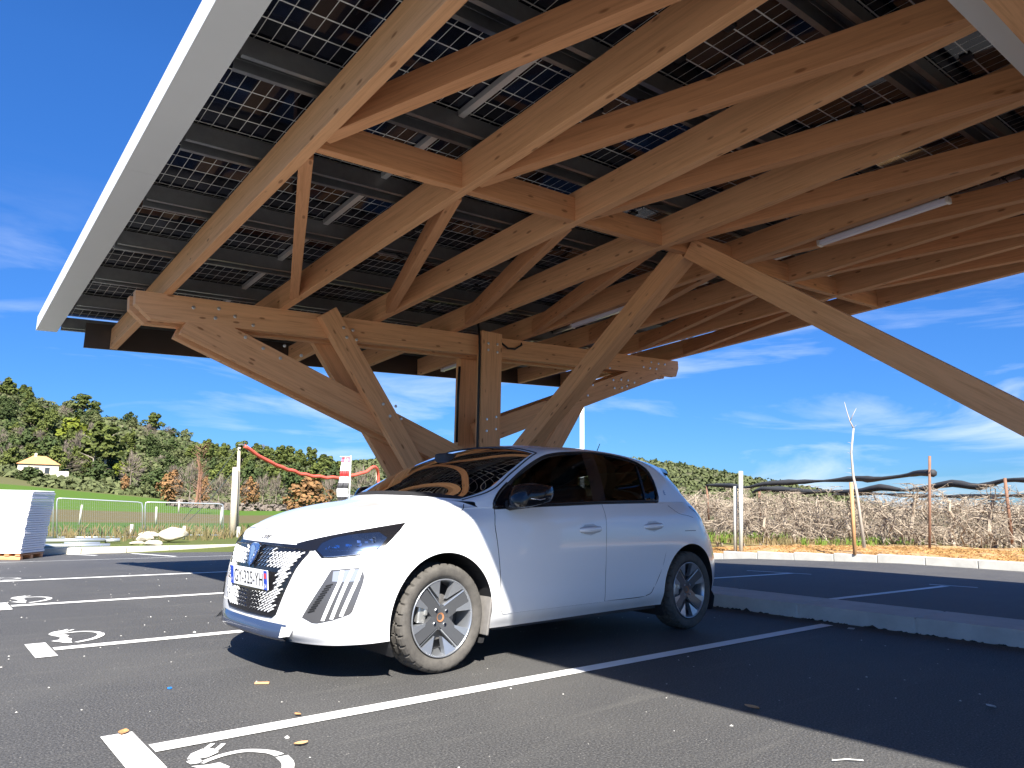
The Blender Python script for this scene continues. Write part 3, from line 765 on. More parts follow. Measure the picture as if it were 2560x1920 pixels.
FD = [(.405, .938), (.376, .846), (.386, .751), (.411, .562), (.440, .32), (.46, .296), (.876, .296), (1.440, .298), (1.452, .302), (1.444, .514), (1.447, .732), (1.472, .985), (.85, .960)]
RD = [(1.456, .302), (1.92, .306), (2.027, .372), (2.121, .507), (2.179, .66), (2.227, .815), (2.262, .912), (2.285, 1.008), (2.10, 1.004), (1.476, .987), (1.451, .732), (1.448, .514)]
for sy in (-1, 1):
    for nm, poly, hx, hz in (('door', FD, 1.28, .808), ('door', RD, 2.02, .828)):
        o = drape(nm, side3(poly, sy), (0, -sy, 0), .0032, M['paint'], step=.03)[0]
        o['label'] = 'white front door with black mirror' if poly is FD else 'white rear door with short window'
        if poly is RD: del o['label']
        else: del o['label']
        # handle; the dish behind it is a flat patch, its shade painted as greyer white
        b = MB(); h = side_y(hx, hz, sy); rec = [(hx-.085*1.2, hz), (hx-.06, hz+.034), (hx+.03, hz+.040), (hx+.085, hz+.02), (hx+.08, hz-.02), (hx, hz-.042), (hx-.07, hz-.03)]
        Vd, Fd = drape('handle_recess', side3(rec, sy), (0, -sy, 0), .0045, None, build=False, step=.02)
        hb = MB(); n_ = 18; prof = []
        for i in range(n_+1):
            f = i/n_; x = hx-.118+.236*f; yb = side_y(x, hz, sy).y; bulge = .036*math.sin(math.pi*min(1, max(0, f)))**.45
            prof.append((x, yb+sy*(.002+bulge), .024*(.55+.45*math.sin(math.pi*f)**.5), hz+.008*(f-.5)))
        V, F = [], []
        for (x, yy, hh, zc) in prof:
            V += [Vector((x, yy-sy*.012, zc+hh)), Vector((x, yy, zc+hh*.45)), Vector((x, yy, zc-hh*.45)), Vector((x, yy-sy*.012, zc-hh))]
        for i in range(n_):
            for k in range(3): F.append((4*i+k, 4*i+k+1, 4*i+k+5, 4*i+k+4))
            F.append((4*i+3, 4*i, 4*i+4, 4*i+7))
        ho = mesh_obj('door_handle', V, F, M['paint'], o, True)
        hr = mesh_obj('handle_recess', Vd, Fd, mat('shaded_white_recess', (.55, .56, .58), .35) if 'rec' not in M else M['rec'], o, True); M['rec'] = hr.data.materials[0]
    b = MB()
    b.tube(line_on_side(FD + FD[:1], sy=sy), .0026, 5); b.tube(line_on_side(RD + RD[:1], sy=sy), .0026, 5)
    b.tube(line_on_side([(-.417, .719), (-.342, .683), (-.232, .628)], sy=sy), .0016, 5)
    b.tube(line_on_side([(2.44, .789), (2.605, .790)], sy=sy), .0022, 5)
    b.tube(line_on_side([(2.31, .99), (2.40, .93), (2.53, .91), (2.6, .895)], sy=sy), .0016, 5)
    hs = [(-.238, -.763, .858), (-.071, -.791, .881), (.091, -.792, .899), (.155, -.776, .919), (.20, -.745, .945), (.226, -.715, .968)]
    b.tube([Vector((p.x, p.y if sy < 0 else -p.y, p.z)) for p in line_dir(hs, (.1, .8, -.45))], .0026, 5)
    b.build('panel_gaps', M['seam'], CAR)
hsm = [(-.604, -.562, .786), (-.651, -.348, .794), (-.664, -.15, .797), (-.668, 0, .798), (-.664, .15, .797), (-.651, .348, .794), (-.604, .562, .786)]
b = MB(); b.tube(line_dir(hsm, (.5, 0, -1)), .0024, 5); b.build('bonnet_gap', M['seam'], CAR)
# ---- glazing
def quad_grid(A, i0, i1, j0, off=0.0):
    V, F = [], []
    for sy in (1, -1):
        b0 = len(V); nj = A.shape[1]-j0; sub = A[i0:i1+1, j0:]
        for row in sub:
            for p in row: V.append(Vector((p[0], sy*p[1], p[2]-off)))
        for i in range(i1-i0):
            for j in range(nj-1):
                q = (b0+i*nj+j, b0+i*nj+j+1, b0+(i+1)*nj+j+1, b0+(i+1)*nj+j); F.append(q if sy < 0 else q[::-1])
    return V, F
V, F = quad_grid(SURF[1], 1, 41, 24, .003); mesh_obj('windscreen', V, F, M['wind_glass'], CAR, True)
b = MB()
for sy in (1, -1):
    A = SURF[1]
    b.tube([Vector((A[i, 24][0], sy*A[i, 24][1], A[i, 24][2]+.0)) for i in range(1, 42)], .006, 5)
b.tube([Vector((A[41, j][0], A[41, j][1], A[41, j][2])) for j in range(24, 49)] + [Vector((A[41, j][0], -A[41, j][1], A[41, j][2])) for j in range(48, 23, -1)], .006, 5)
b.build('windscreen_seal', M['matt_black'], CAR, True)
V, F = quad_grid(SURF[1], 1, 5, 24, .0015); mesh_obj('cowl', V, F, M['matt_black'], CAR, True)
V, F = quad_grid(SURF[1], 117, 137, 27, .003); mesh_obj('rear_window', V, F, M['dark_glass'], CAR, True)
def clip(poly, f):       # keep where f(p) >= 0
    out = []
    for i in range(len(poly)):
        a_, b_ = poly[i], poly[(i+1) % len(poly)]; fa, fb = f(a_), f(b_)
        if fa >= 0: out.append(a_)
        if (fa >= 0) != (fb >= 0):
            t = fa/(fa-fb); out.append((a_[0]+(b_[0]-a_[0])*t, a_[1]+(b_[1]-a_[1])*t))
    return out
def lnx(x0, z0, x1, z1): return lambda p: p[0]-(x0+(x1-x0)*(p[1]-z0)/(z1-z0))
neg = lambda f: (lambda p: -f(p))
L1_, L2_, L3_ = lnx(1.385, 1.0, 1.44, 1.38), lnx(1.536, 1.003, 1.572, 1.31), lnx(2.032, 1.011, 2.080, 1.31)
for sy in (-1, 1):
    for nm, poly, m_ in (('front_window', clip(DLO, neg(L1_)), M['side_glass']), ('rear_door_window', clip(clip(DLO, L2_), neg(L3_)), M['dark_glass']), ('quarter_window', clip(DLO, L3_), M['dark_glass'])):
        drape(nm, side3(poly, sy), (0, -sy, 0), -.004, m_, step=.035)
    drape('door_pillar', side3(clip(clip(DLO, L1_), neg(L2_)), sy), (0, -sy, 0), -.001, M['gloss_black'], step=.03)
    drape('mirror_base', side3(clip(DLO, lambda p: .60-p[0]), sy), (0, -sy, 0), -.0015, M['gloss_black'], step=.03)
    b = MB(); ring = []
    for q in DLO + DLO[:1]:
        h = side_y(q[0], q[1], sy)
        if h is not None: ring.append(h)
    cen = Vector((1.3, 0, 1.17))
    b.tube(ring, .0075, 6)
    b.tube([p + Vector((max(-1, min(1, (1.3-p.x)))*.012, -sy*.004, (.012 if p.z < 1.1 else -.014))) for p in ring], .011, 6)
    b.tube(line_on_side([(2.032, 1.012), (2.056, 1.16), (2.080, 1.305)], sy=sy), .009, 6)
    b.build('window_trim', M['gloss_black'], CAR, True)
# ---- nose: grille, lamps, lip
def fpt(y, z): return Vector((-.8, y, z))
GR = [(0, .706), (-.18, .705), (-.33, .703), (-.43, .70), (-.505, .694), (-.497, .676), (-.472, .637), (-.446, .593), (-.413, .513), (-.372, .42), (-.335, .342), (-.30, .322), (-.156, .318), (0, .317)]
GRF = GR + [(-y, z) for y, z in GR[-2:0:-1]]
FD_ = (1, 0, 0)
gr = drape('grille', [fpt(y, z) for y, z in GRF], FD_, .002, M['gloss_black'], step=.03)[0]
b = MB()
def gin(y, z, mrg=.012):
    p = (y, z); return inpoly(p, GRF) and (near_edge(p, GRF)-Vector(p)).length > mrg
for side in (-1, 1):
    for r_ in range(17):
        z0 = .345 + r_*.0222
        for k in range(13):
            w = .018+.030*min(1, k/8); y0 = .035 + k*.0385 + (.019 if r_ % 2 else 0); hgt = .0036+.0052*min(1, k/8); rise = .010+.014*min(1, k/9)
            ya, yb = side*(y0), side*(y0+w*1.15)
            if not (gin(ya, z0) and gin(yb, z0+rise)): continue
            if -.30 < (ya+yb)/2-.0 < .30 and .452 < z0 < .585 : continue
            V = []
            for (y, z) in ((ya, z0), (yb, z0+rise), (yb, z0+rise+hgt), (ya, z0+hgt)):
                h, nn = cast((-2, y, z), (1, 0, 0)); V.append(h)
            f1 = [p+Vector((-.003, 0, 0)) for p in V]; f2 = [p+Vector((-.010, 0, 0)) for p in V]
            b.k = 0 if k > 2 else 1
            b.add(f1+f2, [(4, 5, 6, 7), (0, 1, 5, 4), (1, 2, 6, 5), (2, 3, 7, 6), (3, 0, 4, 7)])
b.build('grille_bars', [M['slash'], M['chrome']], gr)
b = MB(); b.tube(line_dir([(-.8, y, z) for y, z in GRF + GRF[:1]], FD_, .002), .0045, 6); b.build('grille_rim', M['gloss_black'], gr, True)
# emblem: shield with a lion's head in relief
SH = [(0, .712), (.030, .714), (.052, .705), (.050, .672), (.038, .63), (.018, .598), (0, .582)]
SHF = [(-y, z) for y, z in SH[::-1]] + SH[1:-1]
def flat_relief(name, poly, x, th, m, parent, tilt=-.22, y0=.03, z0=.645):
    V = [Vector((x+(z-z0)*-tilt, y+y0, z)) for y, z in poly]; n = len(V); V2 = [p+Vector((-th, 0, 0)) for p in V]
    F = [tuple(range(n, 2*n)), tuple(range(n))[::-1]] + [(i, (i+1) % n, n+(i+1) % n, n+i) for i in range(n)]
    return mesh_obj(name, V+V2, F, m, parent)
em = flat_relief('emblem', SHF, -.792, .012, mat('blue_black_badge', (.02, .06, .20), .08, coat=1), CAR)
flat_relief('emblem_rim', [(y*1.10, z+(z-.648)*.07) for y, z in SHF], -.789, .010, M['chrome'], em)
LION = [(-.030, .700), (-.012, .706), (.010, .700), (.026, .690), (.034, .676), (.024, .672), (.030, .660), (.018, .655), (.022, .642), (.008, .640), (.012, .626), (.0, .606), (-.010, .620), (-.018, .640), (-.014, .655), (-.026, .662), (-.020, .674), (-.034, .682)]
flat_relief('lion_head', [(-y, z) for y, z in LION], -.8045, .003, M['chrome'], em)
drape('hood_strip', [fpt(y, z) for y, z in ((.40, .705), (.2, .711), (0, .711), (-.2, .711), (-.40, .704), (-.505, .694), (-.50, .715), (-.38, .722), (-.2, .722), (0, .722), (.2, .722), (.40, .722))], FD_, .003, M['gloss_black'], step=.03)
# number plate
PL = empty('number_plate', (-.8255, .0, .5195)); PL.parent = CAR; PL.rotation_euler = (0, R(-6), 0)
b = MB(); b.box((0, 0, 0), (.008, .52, .11), bev=.003); b.build('plate_panel', M['plate_white'], PL)
b = MB(); b.box((-.0026, .238, 0), (.006, .0425, .107)); b.box((-.0026, -.238, 0), (.006, .0425, .107)); b.build('plate_ends', M['plate_blue'], PL)
def put_text(txt, y, z, w, h, m, name, parent, x=-.0052):
    V, F = text_mesh(txt, 1.0); xs = [v.x for v in V]; ys = [v.y for v in V]; sx = w/(max(xs)-min(xs)); sz = h/(max(ys)-min(ys)); cx, cy = (max(xs)+min(xs))/2, (max(ys)+min(ys))/2
    V = [Vector((x, y-(v.x-cx)*sx, z+(v.y-cy)*sz)) for v in V]
    return mesh_obj(name, V, F, m, parent)
put_text('GY-325-YH', 0, 0, .405, .076, M['ink'], 'plate_characters', PL); put_text('F', .238, -.030, .014, .024, M['plate_white'], 'country_letter', PL, -.0062); put_text('04', -.238, -.033, .030, .026, M['plate_white'], 'department_number', PL, -.0062)
b = MB(); b.box((-.006, -.238, .024), (.001, .026, .030)); b.build('region_mark', M['red'], PL)
# name badge on the bonnet lip
V, F = text_mesh('208', 1.0); xs = [v.x for v in V]; ys = [v.y for v in V]; W_ = .098/(max(xs)-min(xs)); H_ = .021/(max(ys)-min(ys)); VV = []
for v in V:
    y = .014-(v.x-sum((max(xs), min(xs)))/2)*W_; z = .7525+(v.y-sum((max(ys), min(ys)))/2)*H_
    h, nn = cast((-2, y, z), (1, 0, 0)); nn = -nn if nn.x > 0 else nn
    VV.append((h if h is not None else Vector((-.72, y, z)))+nn*.003)
mesh_obj('model_badge', VV, F, M['ink'], CAR)
# headlamps
HL = [(-.685, -.533, .698), (-.675, -.593, .658), (-.634, -.655, .662), (-.55, -.73, .674), (-.475, -.784, .688), (-.417, -.807, .719), (-.364, -.811, .766), (-.303, -.798, .813), (-.242, -.764, .856), (-.275, -.754, .85), (-.469, -.67, .814), (-.602, -.568, .782), (-.66, -.47, .755), (-.719, -.37, .729), (-.723, -.415, .701), (-.691, -.520, .694)]
LN = [(-.682, -.548, .700), (-.668, -.60, .668), (-.634, -.657, .671), (-.55, -.73, .683), (-.48, -.780, .697), (-.430, -.797, .722), (-.385, -.795, .772), (-.40, -.735, .80), (-.50, -.665, .789), (-.60, -.585, .764), (-.655, -.55, .735)]
dv = (.75, .66, -.12)
def mirror_obj(o, parent):
    V = [Vector((v.co.x, -v.co.y, v.co.z)) for v in o.data.vertices]; F = [tuple(p.vertices)[::-1] for p in o.data.polygons]
    q = mesh_obj(o.name.split('.')[0], V, F, list(o.data.materials), parent, True, [p.material_index for p in o.data.polygons]); return q
M['lamp_inner'] = mat('lamp_bowl_blue_grey', (.022, .032, .060), .25, .4)
hl = drape('headlamp', HL, dv, .003, M['gloss_black'], step=.02)[0]
kids = [drape('lamp_bowl', LN, dv, .0045, M['lamp_inner'], hl, step=.02)[0]]
b = MB(); cells = [((-.617, -.64, .722), .036, .024), ((-.572, -.685, .728), .040, .03), ((-.50, -.735, .735), .038, .034), ((-.455, -.765, .758), .026, .03), ((-.645, -.60, .712), .022, .02)]
for (c, w, h) in cells:
    hp, nn = cast(Vector(c)-Vector(dv).normalized()*.5, dv); nn = -nn if nn.dot(Vector(dv)) > 0 else nn
    if hp is None: continue
    ex = nn.cross(Vector((0, 0, 1))).normalized(); ez = ex.cross(nn)
    for q in range(5):
        a_, b_, hh = rnd.uniform(-w*.7, w*.5), rnd.uniform(-h*.6, h*.4), rnd.uniform(.003, .006)
        u_, v_ = rnd.uniform(.25, .6)*w, rnd.uniform(.2, .55)*h; sk = rnd.uniform(-.6, .6)
        p = [hp+nn*hh+ex*(a_+x)+ez*(b_+y) for x, y in ((0, 0), (u_, sk*v_*.4), (u_+sk*v_*.6, v_), (sk*v_*.5, v_*.9))]
        p[1] = p[1]+nn*rnd.uniform(-.002, .003); b.add(p, [(0, 1, 2, 3)])
kids.append(b.build('reflectors', M['chrome'], hl))
b = MB(); b.tube(line_dir([(-.665, -.60, .664), (-.634, -.655, .668), (-.55, -.73, .680), (-.48, -.780, .694), (-.432, -.797, .719)], dv, .006), .003, 5); b.tube(line_dir([(-.645, -.62, .695), (-.55, -.715, .700), (-.47, -.775, .705)], dv, .006), .0012, 5); kids.append(b.build('lamp_edge', M['chrome'], hl, True))
kids.append(drape('lamp_lens', LN, dv, .011, M['lamp_glass'], hl, step=.02)[0])
h2 = mirror_obj(hl, CAR)
for k_ in kids: mirror_obj(k_, h2)
# claw-shaped day lamps
CL = [(-.687, -.646, .528), (-.653, -.668, .600), (-.59, -.735, .610), (-.524, -.780, .616), (-.520, -.793, .565), (-.528, -.794, .531), (-.553, -.789, .455), (-.578, -.783, .386), (-.590, -.775, .372), (-.65, -.715, .342), (-.707, -.645, .321), (-.721, -.616, .321), (-.748, -.549, .345), (-.732, -.584, .407)]
cv = (.70, .71, 0)
cl = drape('day_lamp', CL, cv, .003, M['dark_grey'], step=.02)[0]
def bar3(a_, b_, c_, w, m, off=.008, nm='light_bar', par=cl):
    P = [Vector(p) for p in (a_, b_, c_)]; P = [P[0].lerp(P[1], t) for t in (0, .5)] + [P[1].lerp(P[2], t) for t in (0, .25, .5, .75, 1)]
    ed = Vector((.71, -.70, 0))*w/2
    return drape(nm, [p-ed for p in P]+[p+ed for p in P[::-1]], cv, off, m, par, step=.015)[0]
ck = []
M['lightbar'] = mat('white_light_guide', (.80, .81, .82), .2, coat=.6)
for (a_, b_, c_) in (((-.613, -.719, .597), (-.626, -.724, .542), (-.690, -.676, .337)), ((-.571, -.753, .603), (-.603, -.747, .532), (-.661, -.716, .348)), ((-.530, -.778, .610), (-.561, -.774, .532), (-.625, -.750, .364))):
    ck.append(bar3(a_, b_, c_, .020, M['lightbar']))
top = [(-.645, -.68, .592), (-.59, -.735, .601), (-.532, -.776, .608), (-.540, -.783, .545), (-.60, -.742, .540), (-.655, -.69, .540)]
ck.append(drape('clear_section', top, cv, .0055, mat('grey_lamp_window', (.20, .22, .26), .12, coat=1), cl, step=.02)[0])
b = MB()
for i in range(11):
    f = i/10; p = Vector((-.668, -.655, .515)).lerp(Vector((-.735, -.590, .375)), f)
    q = line_dir([p, p+Vector((.028, -.028, .012))], cv, .004, .01)
    if len(q) > 1: b.tube(q, .0042, 5)
ck.append(b.build('lamp_slots', M['seam'], cl))
c2 = mirror_obj(cl, CAR)
for k_ in ck: mirror_obj(k_, c2)
# dark lip spoiler and parking sensor
b = MB(); P = []
for k in range(25):
    y = -.435+.87*k/24; h, nn = cast((-2, y, .272), (1, 0, 0)); P.append((h.x, y))
V, F = [], []
for (x, y) in P:
    e = .020*max(0, 1-(abs(y)/.45)**6)+.004
    V += [Vector((x-.002, y, .294)), Vector((x-e, y, .280)), Vector((x-e-.014, y, .228)), Vector((x-e+.006, y, .208)), Vector((x+.08, y, .200))]
for i in range(24):
    for k in range(4): F.append((5*i+k, 5*i+k+1, 5*i+k+6, 5*i+k+5))
F = [f[::-1] for f in F]
mesh_obj('lip_spoiler', V, F, mat('black_lip_sky_tint', (.030, .045, .085), .16, coat=.6), CAR, True)  # gloss black lip; the blue of the reflected sky is put into its colour
b = MB(); 
for sy in (1, -1): b.add([(-.80, sy*.42, .285), (-.77, sy*.50, .28), (-.83, sy*.455, .235), (-.78, sy*.48, .24)], [(0, 1, 3, 2)])
b.build('lip_winglet', M['alu'], CAR)
h, nn = cast(Vector((-.607, -.764, .329))-Vector((.7, .7, 0)), (.7, .7, 0))
b = MB(); nn = -nn if nn.dot(Vector((1, 1, 0))) > 0 else nn; ex = nn.cross(Vector((0, 0, 1))).normalized(); ez = ex.cross(nn)
b.tube([h+nn*.002+(ex*math.cos(a_)+ez*math.sin(a_))*.011 for a_ in [i*math.pi/8 for i in range(17)]], .0012, 5); b.build('parking_sensor', M['seam'], CAR)
b = MB()
V, F = text_mesh('E', 1.0); ys = [v.y for v in V]; xs = [v.x for v in V]
VV = []
for v in V:
    x = 2.335+(v.x-sum((max(xs), min(xs)))/2)*.05; z = 1.094+(v.y-sum((max(ys), min(ys)))/2)*.05; h = side_y(x, z, -1); VV.append(h+Vector((0, -.003, .001)))
mesh_obj('electric_badge', VV, F, mat('blue_badge', (.02, .09, .35), .3), CAR)
# rear lamps, spoiler, aerial
for sy in (-1, 1):
    drape('rear_lamp', [Vector((x, sy*.8, z)) for x, z in ((2.62, .985), (2.72, .992), (2.775, .955), (2.80, .87), (2.77, .86), (2.72, .93))], (0, -sy, 0), .004, mat('smoked_red_lamp', (.10, .02, .03), .1, coat=1) if 'rl' not in M else M['rl'], step=.02)
    M['rl'] = bpy.data.materials['smoked_red_lamp']
A = SURF[1]; b = MB(); V, F = [], []
rowi = 8*14
for sy in (1, -1):
    b0 = len(V)
    for j in range(26, 49):
        p = A[rowi, j]; V += [Vector((p[0]-.10, sy*p[1], p[2]+.018)), Vector((p[0]+.075, sy*p[1]*.98, p[2]+.004)), Vector((p[0]+.07, sy*p[1]*.98, p[2]-.012)), Vector((p[0]-.02, sy*p[1], p[2]-.01))]
    n_ = 23
    for i in range(n_-1):
        for k in range(3):
            q = (b0+4*i+k, b0+4*i+k+1, b0+4*i+k+5, b0+4*i+k+4); F.append(q if sy < 0 else q[::-1])
mesh_obj('roof_spoiler', V, F, M['gloss_black'], CAR, True)
b = MB(); b.tube([(2.30, 0, 1.405), (2.315, 0, 1.42)], [.022, .014], 8); b.tube([(2.31, 0, 1.415), (2.365, 0, 1.485), (2.40, 0, 1.545)], [.006, .004, .003], 6); b.build('aerial', M['matt_black'], CAR, True)
# door mirrors
for sy in (-1, 1):
    bm = bmesh.new(); bmesh.ops.create_cube(bm, size=1); bmesh.ops.subdivide_edges(bm, edges=bm.edges[:], cuts=5, use_grid_fill=True)
    for v in bm.verts:
        p = v.co*2; n_ = p.normalized(); q = p.lerp(n_*1.12, .62)
        x = q.x*.135*(1-.10*q.z); y = q.y*.105; z = q.z*.072*(1-.25*q.x*.8)
        v.co = Vector((.585+x+.02*q.z, sy*(.955+y*(.9 if q.x < 0 else 1)), 1.036+z+.012*q.x))
    V = [v.co.copy() for v in bm.verts]; F = [[v.index for v in f.verts] for f in bm.faces]; bm.verts.index_update(); bm.free()
    mo = mesh_obj('door_mirror', V, F, M['gloss_black'], CAR, True)
    b = MB(); b.tube([(.52, sy*.80, .965), (.56, sy*.87, .975), (.585, sy*.93, .99)], [.035, .032, .04], 10); b.build('mirror_arm', M['matt_black'], mo, True)
    b = MB(); b.tube([(.47, sy*1.03, 1.015), (.56, sy*1.066, 1.005), (.66, sy*1.05, 1.02), (.712, sy*.99, 1.04)], .0035, 5); b.build('mirror_line', M['chrome'], mo, True)
# cabin
b = MB(); b.box((.52, 0, .86), (.62, 1.36, .22), bev=.05); b.box((.38, 0, .955), (.5, 1.30, .04), bev=.015); b.box((.60, -.36, .985), (.18, .34, .07), bev=.03); b.build('dashboard', M['dash'], CAR, True)
def seat(x, y, name='seat'):
    s = MB(); s.box((x-.12, y, .52), (.5, .48, .16), bev=.05); s.box((x+.17, y, .83), (.14, .46, .62), Matrix.Rotation(R(16), 4, 'Y'), bev=.06)
    o = s.build(name, M['seat'], CAR, True); h_ = MB(); h_.box((x+.28, y, 1.20), (.09, .25, .17), Matrix.Rotation(R(12), 4, 'Y'), bev=.04); h_.build('headrest', M['seat'], o, True); return o
for y in (-.37, .37): seat(1.25, y)
s = MB(); s.box((2.0, 0, .55), (.5, 1.2, .16), bev=.05); s.box((2.27, 0, .80), (.14, 1.2, .5), Matrix.Rotation(R(18), 4, 'Y'), bev=.05); s.build('rear_seat', M['seat'], CAR, True)
for y in (-.38, .38):
    h_ = MB(); h_.box((2.36, y, 1.10), (.08, .26, .13), bev=.035); h_.build('headrest', M['seat'], CAR, True)
s = MB(); s.lathe([(.172+.013*math.cos(k*math.pi/4), .013*math.sin(k*math.pi/4)) for k in range(8)], 40, 'x', closed=True); s.box((0, 0, 0), (.05, .16, .12), bev=.02); s.box((0, 0, 0), (.012, .34, .03)); s.box((0, 0, -.08), (.012, .03, .17))
so_ = s.build('steering_wheel', M['seat'], CAR, True); so_.location = (.80, -.37, .93); so_.rotation_euler = (0, R(-24), 0)
s = MB(); s.box((.70, 0, 1.275), (.06, .24, .07), bev=.02); s.box((.62, 0, 1.30), (.12, .14, .09), bev=.03); s.build('interior_mirror', M['seat'], CAR, True)
s = MB()
for sy in (-1, 1): s.box((1.30, sy*.72, .72), (1.7, .05, .42), bev=.02)
s.box((1.35, 0, .30), (2.6, 1.40, .10)); s.box((-.1, 0, .42), (.95, .9, .42)); s.box((2.62, 0, .52), (.7, 1.1, .5)); s.box((.32, 0, .66), (.08, 1.3, .5)); s.build('cabin_lining', M['seat'], CAR)
s = MB(); s.box((1.2, 0, .215), (3.7, 1.0, .05)); s.box((1.28, 0, .22), (1.72, 1.56, .05)); s.box((-.55, 0, .25), (.30, 1.0, .04)); s.build('underbody', M['matt_black'], CAR)
s = MB()
for cx, cz, r in ARCH:
    for sy in (-1, 1):
        V, F = [], []; n_ = 28
        for i in range(n_+1):
            a_ = R(-28)+R(236)*i/n_; x, z = cx+r*math.cos(a_), cz+r*math.sin(a_)
            h = side_y(x, max(z, .24), sy); y0 = abs(h.y) if h is not None else .85
            V += [Vector((x, sy*(y0-.004), z)), Vector((x, sy*(y0-.03), cz+(r+.012)*math.sin(a_))), Vector((x, sy*.48, z))]
        for i in range(n_): F += [(3*i, 3*i+1, 3*i+4, 3*i+3), (3*i+1, 3*i+2, 3*i+5, 3*i+4)]
        k0 = len(s.v); s.add(V, F); s.add([V[3*i+2] for i in range(n_+1)]+[Vector((cx, sy*.48, .2))], [(i, i+1, n_+1) for i in range(n_)])
s.build('arch_liner', M['matt_black'], CAR)
M['mud'] = mat('dusty_mudflap', (.16, .15, .14), .8, noise=.3, nscale=30)
for sy in (-1, 1):
    s = MB(); s.box((.345, sy*.775, .315), (.018, .17, .27), Matrix.Rotation(R(9), 4, 'Y'), bev=.006); s.build('mud_flap', M['mud'], CAR, True)
# wheels
def wheel(x, sy, steer=0, spin=0, dusty=True):
    Wl = empty('wheel', (x, sy*.742, .311)); Wl.parent = CAR; Wl.rotation_euler = (0, R(spin), steer)
    # tyre: outer face at local y = sy*.1
    prof = [(.2215, .072), (.230, .090), (.250, .101), (.275, .104), (.291, .099), (.301, .088), (.3075, .070), (.309, .054), (.3095, .036), (.3100, .032), (.3102, .0), (.3100, -.032), (.3095, -.036), (.309, -.054), (.3075, -.070), (.301, -.088), (.285, -.101), (.25, -.1), (.2215, -.08)]
    n_ = 192; V, F = [], []
    for (r, h) in prof:
        for k in range(n_):
            a_ = 2*math.pi*k/n_; rr = r
            if .298 < r:
                sh = 1 if abs(h) > .05 else 0
                kk = (k + (int(abs(h)*60) if not sh else int((.09-abs(h))*45))) % 6
                if kk == 0: rr -= .011
                if .030 < abs(h) < .0365: rr -= .006
            V.append(Vector((rr*math.cos(a_), sy*h, rr*math.sin(a_))))
    m_ = len(prof)
    for i in range(m_-1):
        for k in range(n_):
            q = (i*n_+k, i*n_+(k+1) % n_, (i+1)*n_+(k+1) % n_, (i+1)*n_+k); F.append(q if sy < 0 else q[::-1])
    ty = mesh_obj('tyre', V, F, M['rubber'], Wl, True)
    ty.data.polygons.foreach_set('use_smooth', [not (4*n_ <= i < 14*n_) for i in range(len(F))])
    s = MB(); s.lathe([(.2205, sy*.082), (.2225, sy*.092), (.2165, sy*.093), (.2125, sy*.088), (.205, sy*.06), (.198, sy*.0), (.205, -sy*.08)], 72); 
    rim = s.build('rim', M['rim_silver'], Wl, True)
    s = MB(); yo = .074
    def P2(r, a_, y): return Vector((r*math.cos(a_), sy*y, r*math.sin(a_)))
    spokes = [R(38), R(142), R(218), R(322)]
    for a_ in spokes:
        ex = Vector((math.cos(a_), 0, math.sin(a_))); ey = Vector((-math.sin(a_), 0, math.cos(a_)))
        def Q(r, t, y): return ex*r+ey*t+Vector((0, sy*y, 0))
        V = [Q(.03, -.040, .062), Q(.03, .040, .062), Q(.213, -.034, .084), Q(.213, .034, .084), Q(.03, -.046, .02), Q(.03, .046, .02), Q(.213, -.046, .04), Q(.213, .046, .04)]
        Fq = [(0, 1, 3, 2), (0, 2, 6, 4), (1, 5, 7, 3), (2, 3, 7, 6), (4, 6, 7, 5)]
        s.add(V, Fq)
    s.lathe([(0, sy*.060), (.05, sy*.062), (.072, sy*.058), (.078, sy*.02)], 40)
    spk = s.build('spokes', M['rim_dark'], rim)
    s = MB()
    for w0 in (0, 90, 180, 270):
        dlt = 52 if w0 in (90, 270) else 38
        for sg in (-1, 1):
            edge = R(w0 + sg*(36 if w0 in (90, 270) else 28)); inn = R(w0 + sg*(14 if w0 in (90, 270) else 15))
            apex_r = .110 if w0 in (90, 270) else .082; apex = R(w0+sg*(15 if w0 in (90, 270) else 24))
            V = [P2(.214, edge, .0885), P2(.214, (edge+inn)/2, .0885), P2(.214, inn, .0885), P2(apex_r, apex, .066), P2(.214, edge, .05), P2(.214, inn, .05), P2(apex_r, apex, .035)]
            s.add(V, [(0, 1, 2, 3), (0, 3, 6, 4), (2, 5, 6, 3)])
    # bright edge lines of the spokes
    for pair in ((38, 142), (218, 322)):
        for a0, sg in ((pair[0], 1), (pair[1], -1)):
            a_ = R(a0); ex = Vector((math.cos(a_), 0, math.sin(a_))); ey = Vector((-math.sin(a_), 0, math.cos(a_)))
            p = lambda r, t, y: ex*r+ey*t*sg+Vector((0, sy*y, 0))
            s.add([p(.053, .0405, .0655), p(.053, .0475, .063), p(.213, .0405, .0868), p(.213, .0475, .0850), p(.053, .048, .045), p(.213, .048, .065)], [(0, 1, 3, 2), (1, 4, 5, 3)])
    bm = s.build('facets', M['rim_silver'], rim)
    for o_ in (spk, bm):
        b2 = bmesh.new(); b2.from_mesh(o_.data); bmesh.ops.recalc_face_normals(b2, faces=b2.faces[:]); b2.to_mesh(o_.data); b2.free()
    s = MB()
    for k in range(4):
        a_ = R(45+90*k); c = (.054*math.cos(a_), 0, .054*math.sin(a_))
        s.lathe([(0, sy*.072), (.009, sy*.072), (.011, sy*.066), (.011, sy*.05)], 6, c=c)
    s.build('wheel_nuts', M['chrome'], rim); s = MB(); s.lathe([(0, sy*.058), (.016, sy*.059), (.024, sy*.066), (.027, sy*.066)], 24); s.build('hub', M['rust'], rim, True)
    s = MB(); s.lathe([(.0, sy*.015), (.133, sy*.015), (.133, sy*-.005), (.06, sy*-.005)], 48); s.build('brake_disc', M['iron'], Wl); s = MB(); s.lathe([(.197, -sy*.03), (.0, -sy*.03)], 48); s.build('backplate', M['matt_black'], Wl)
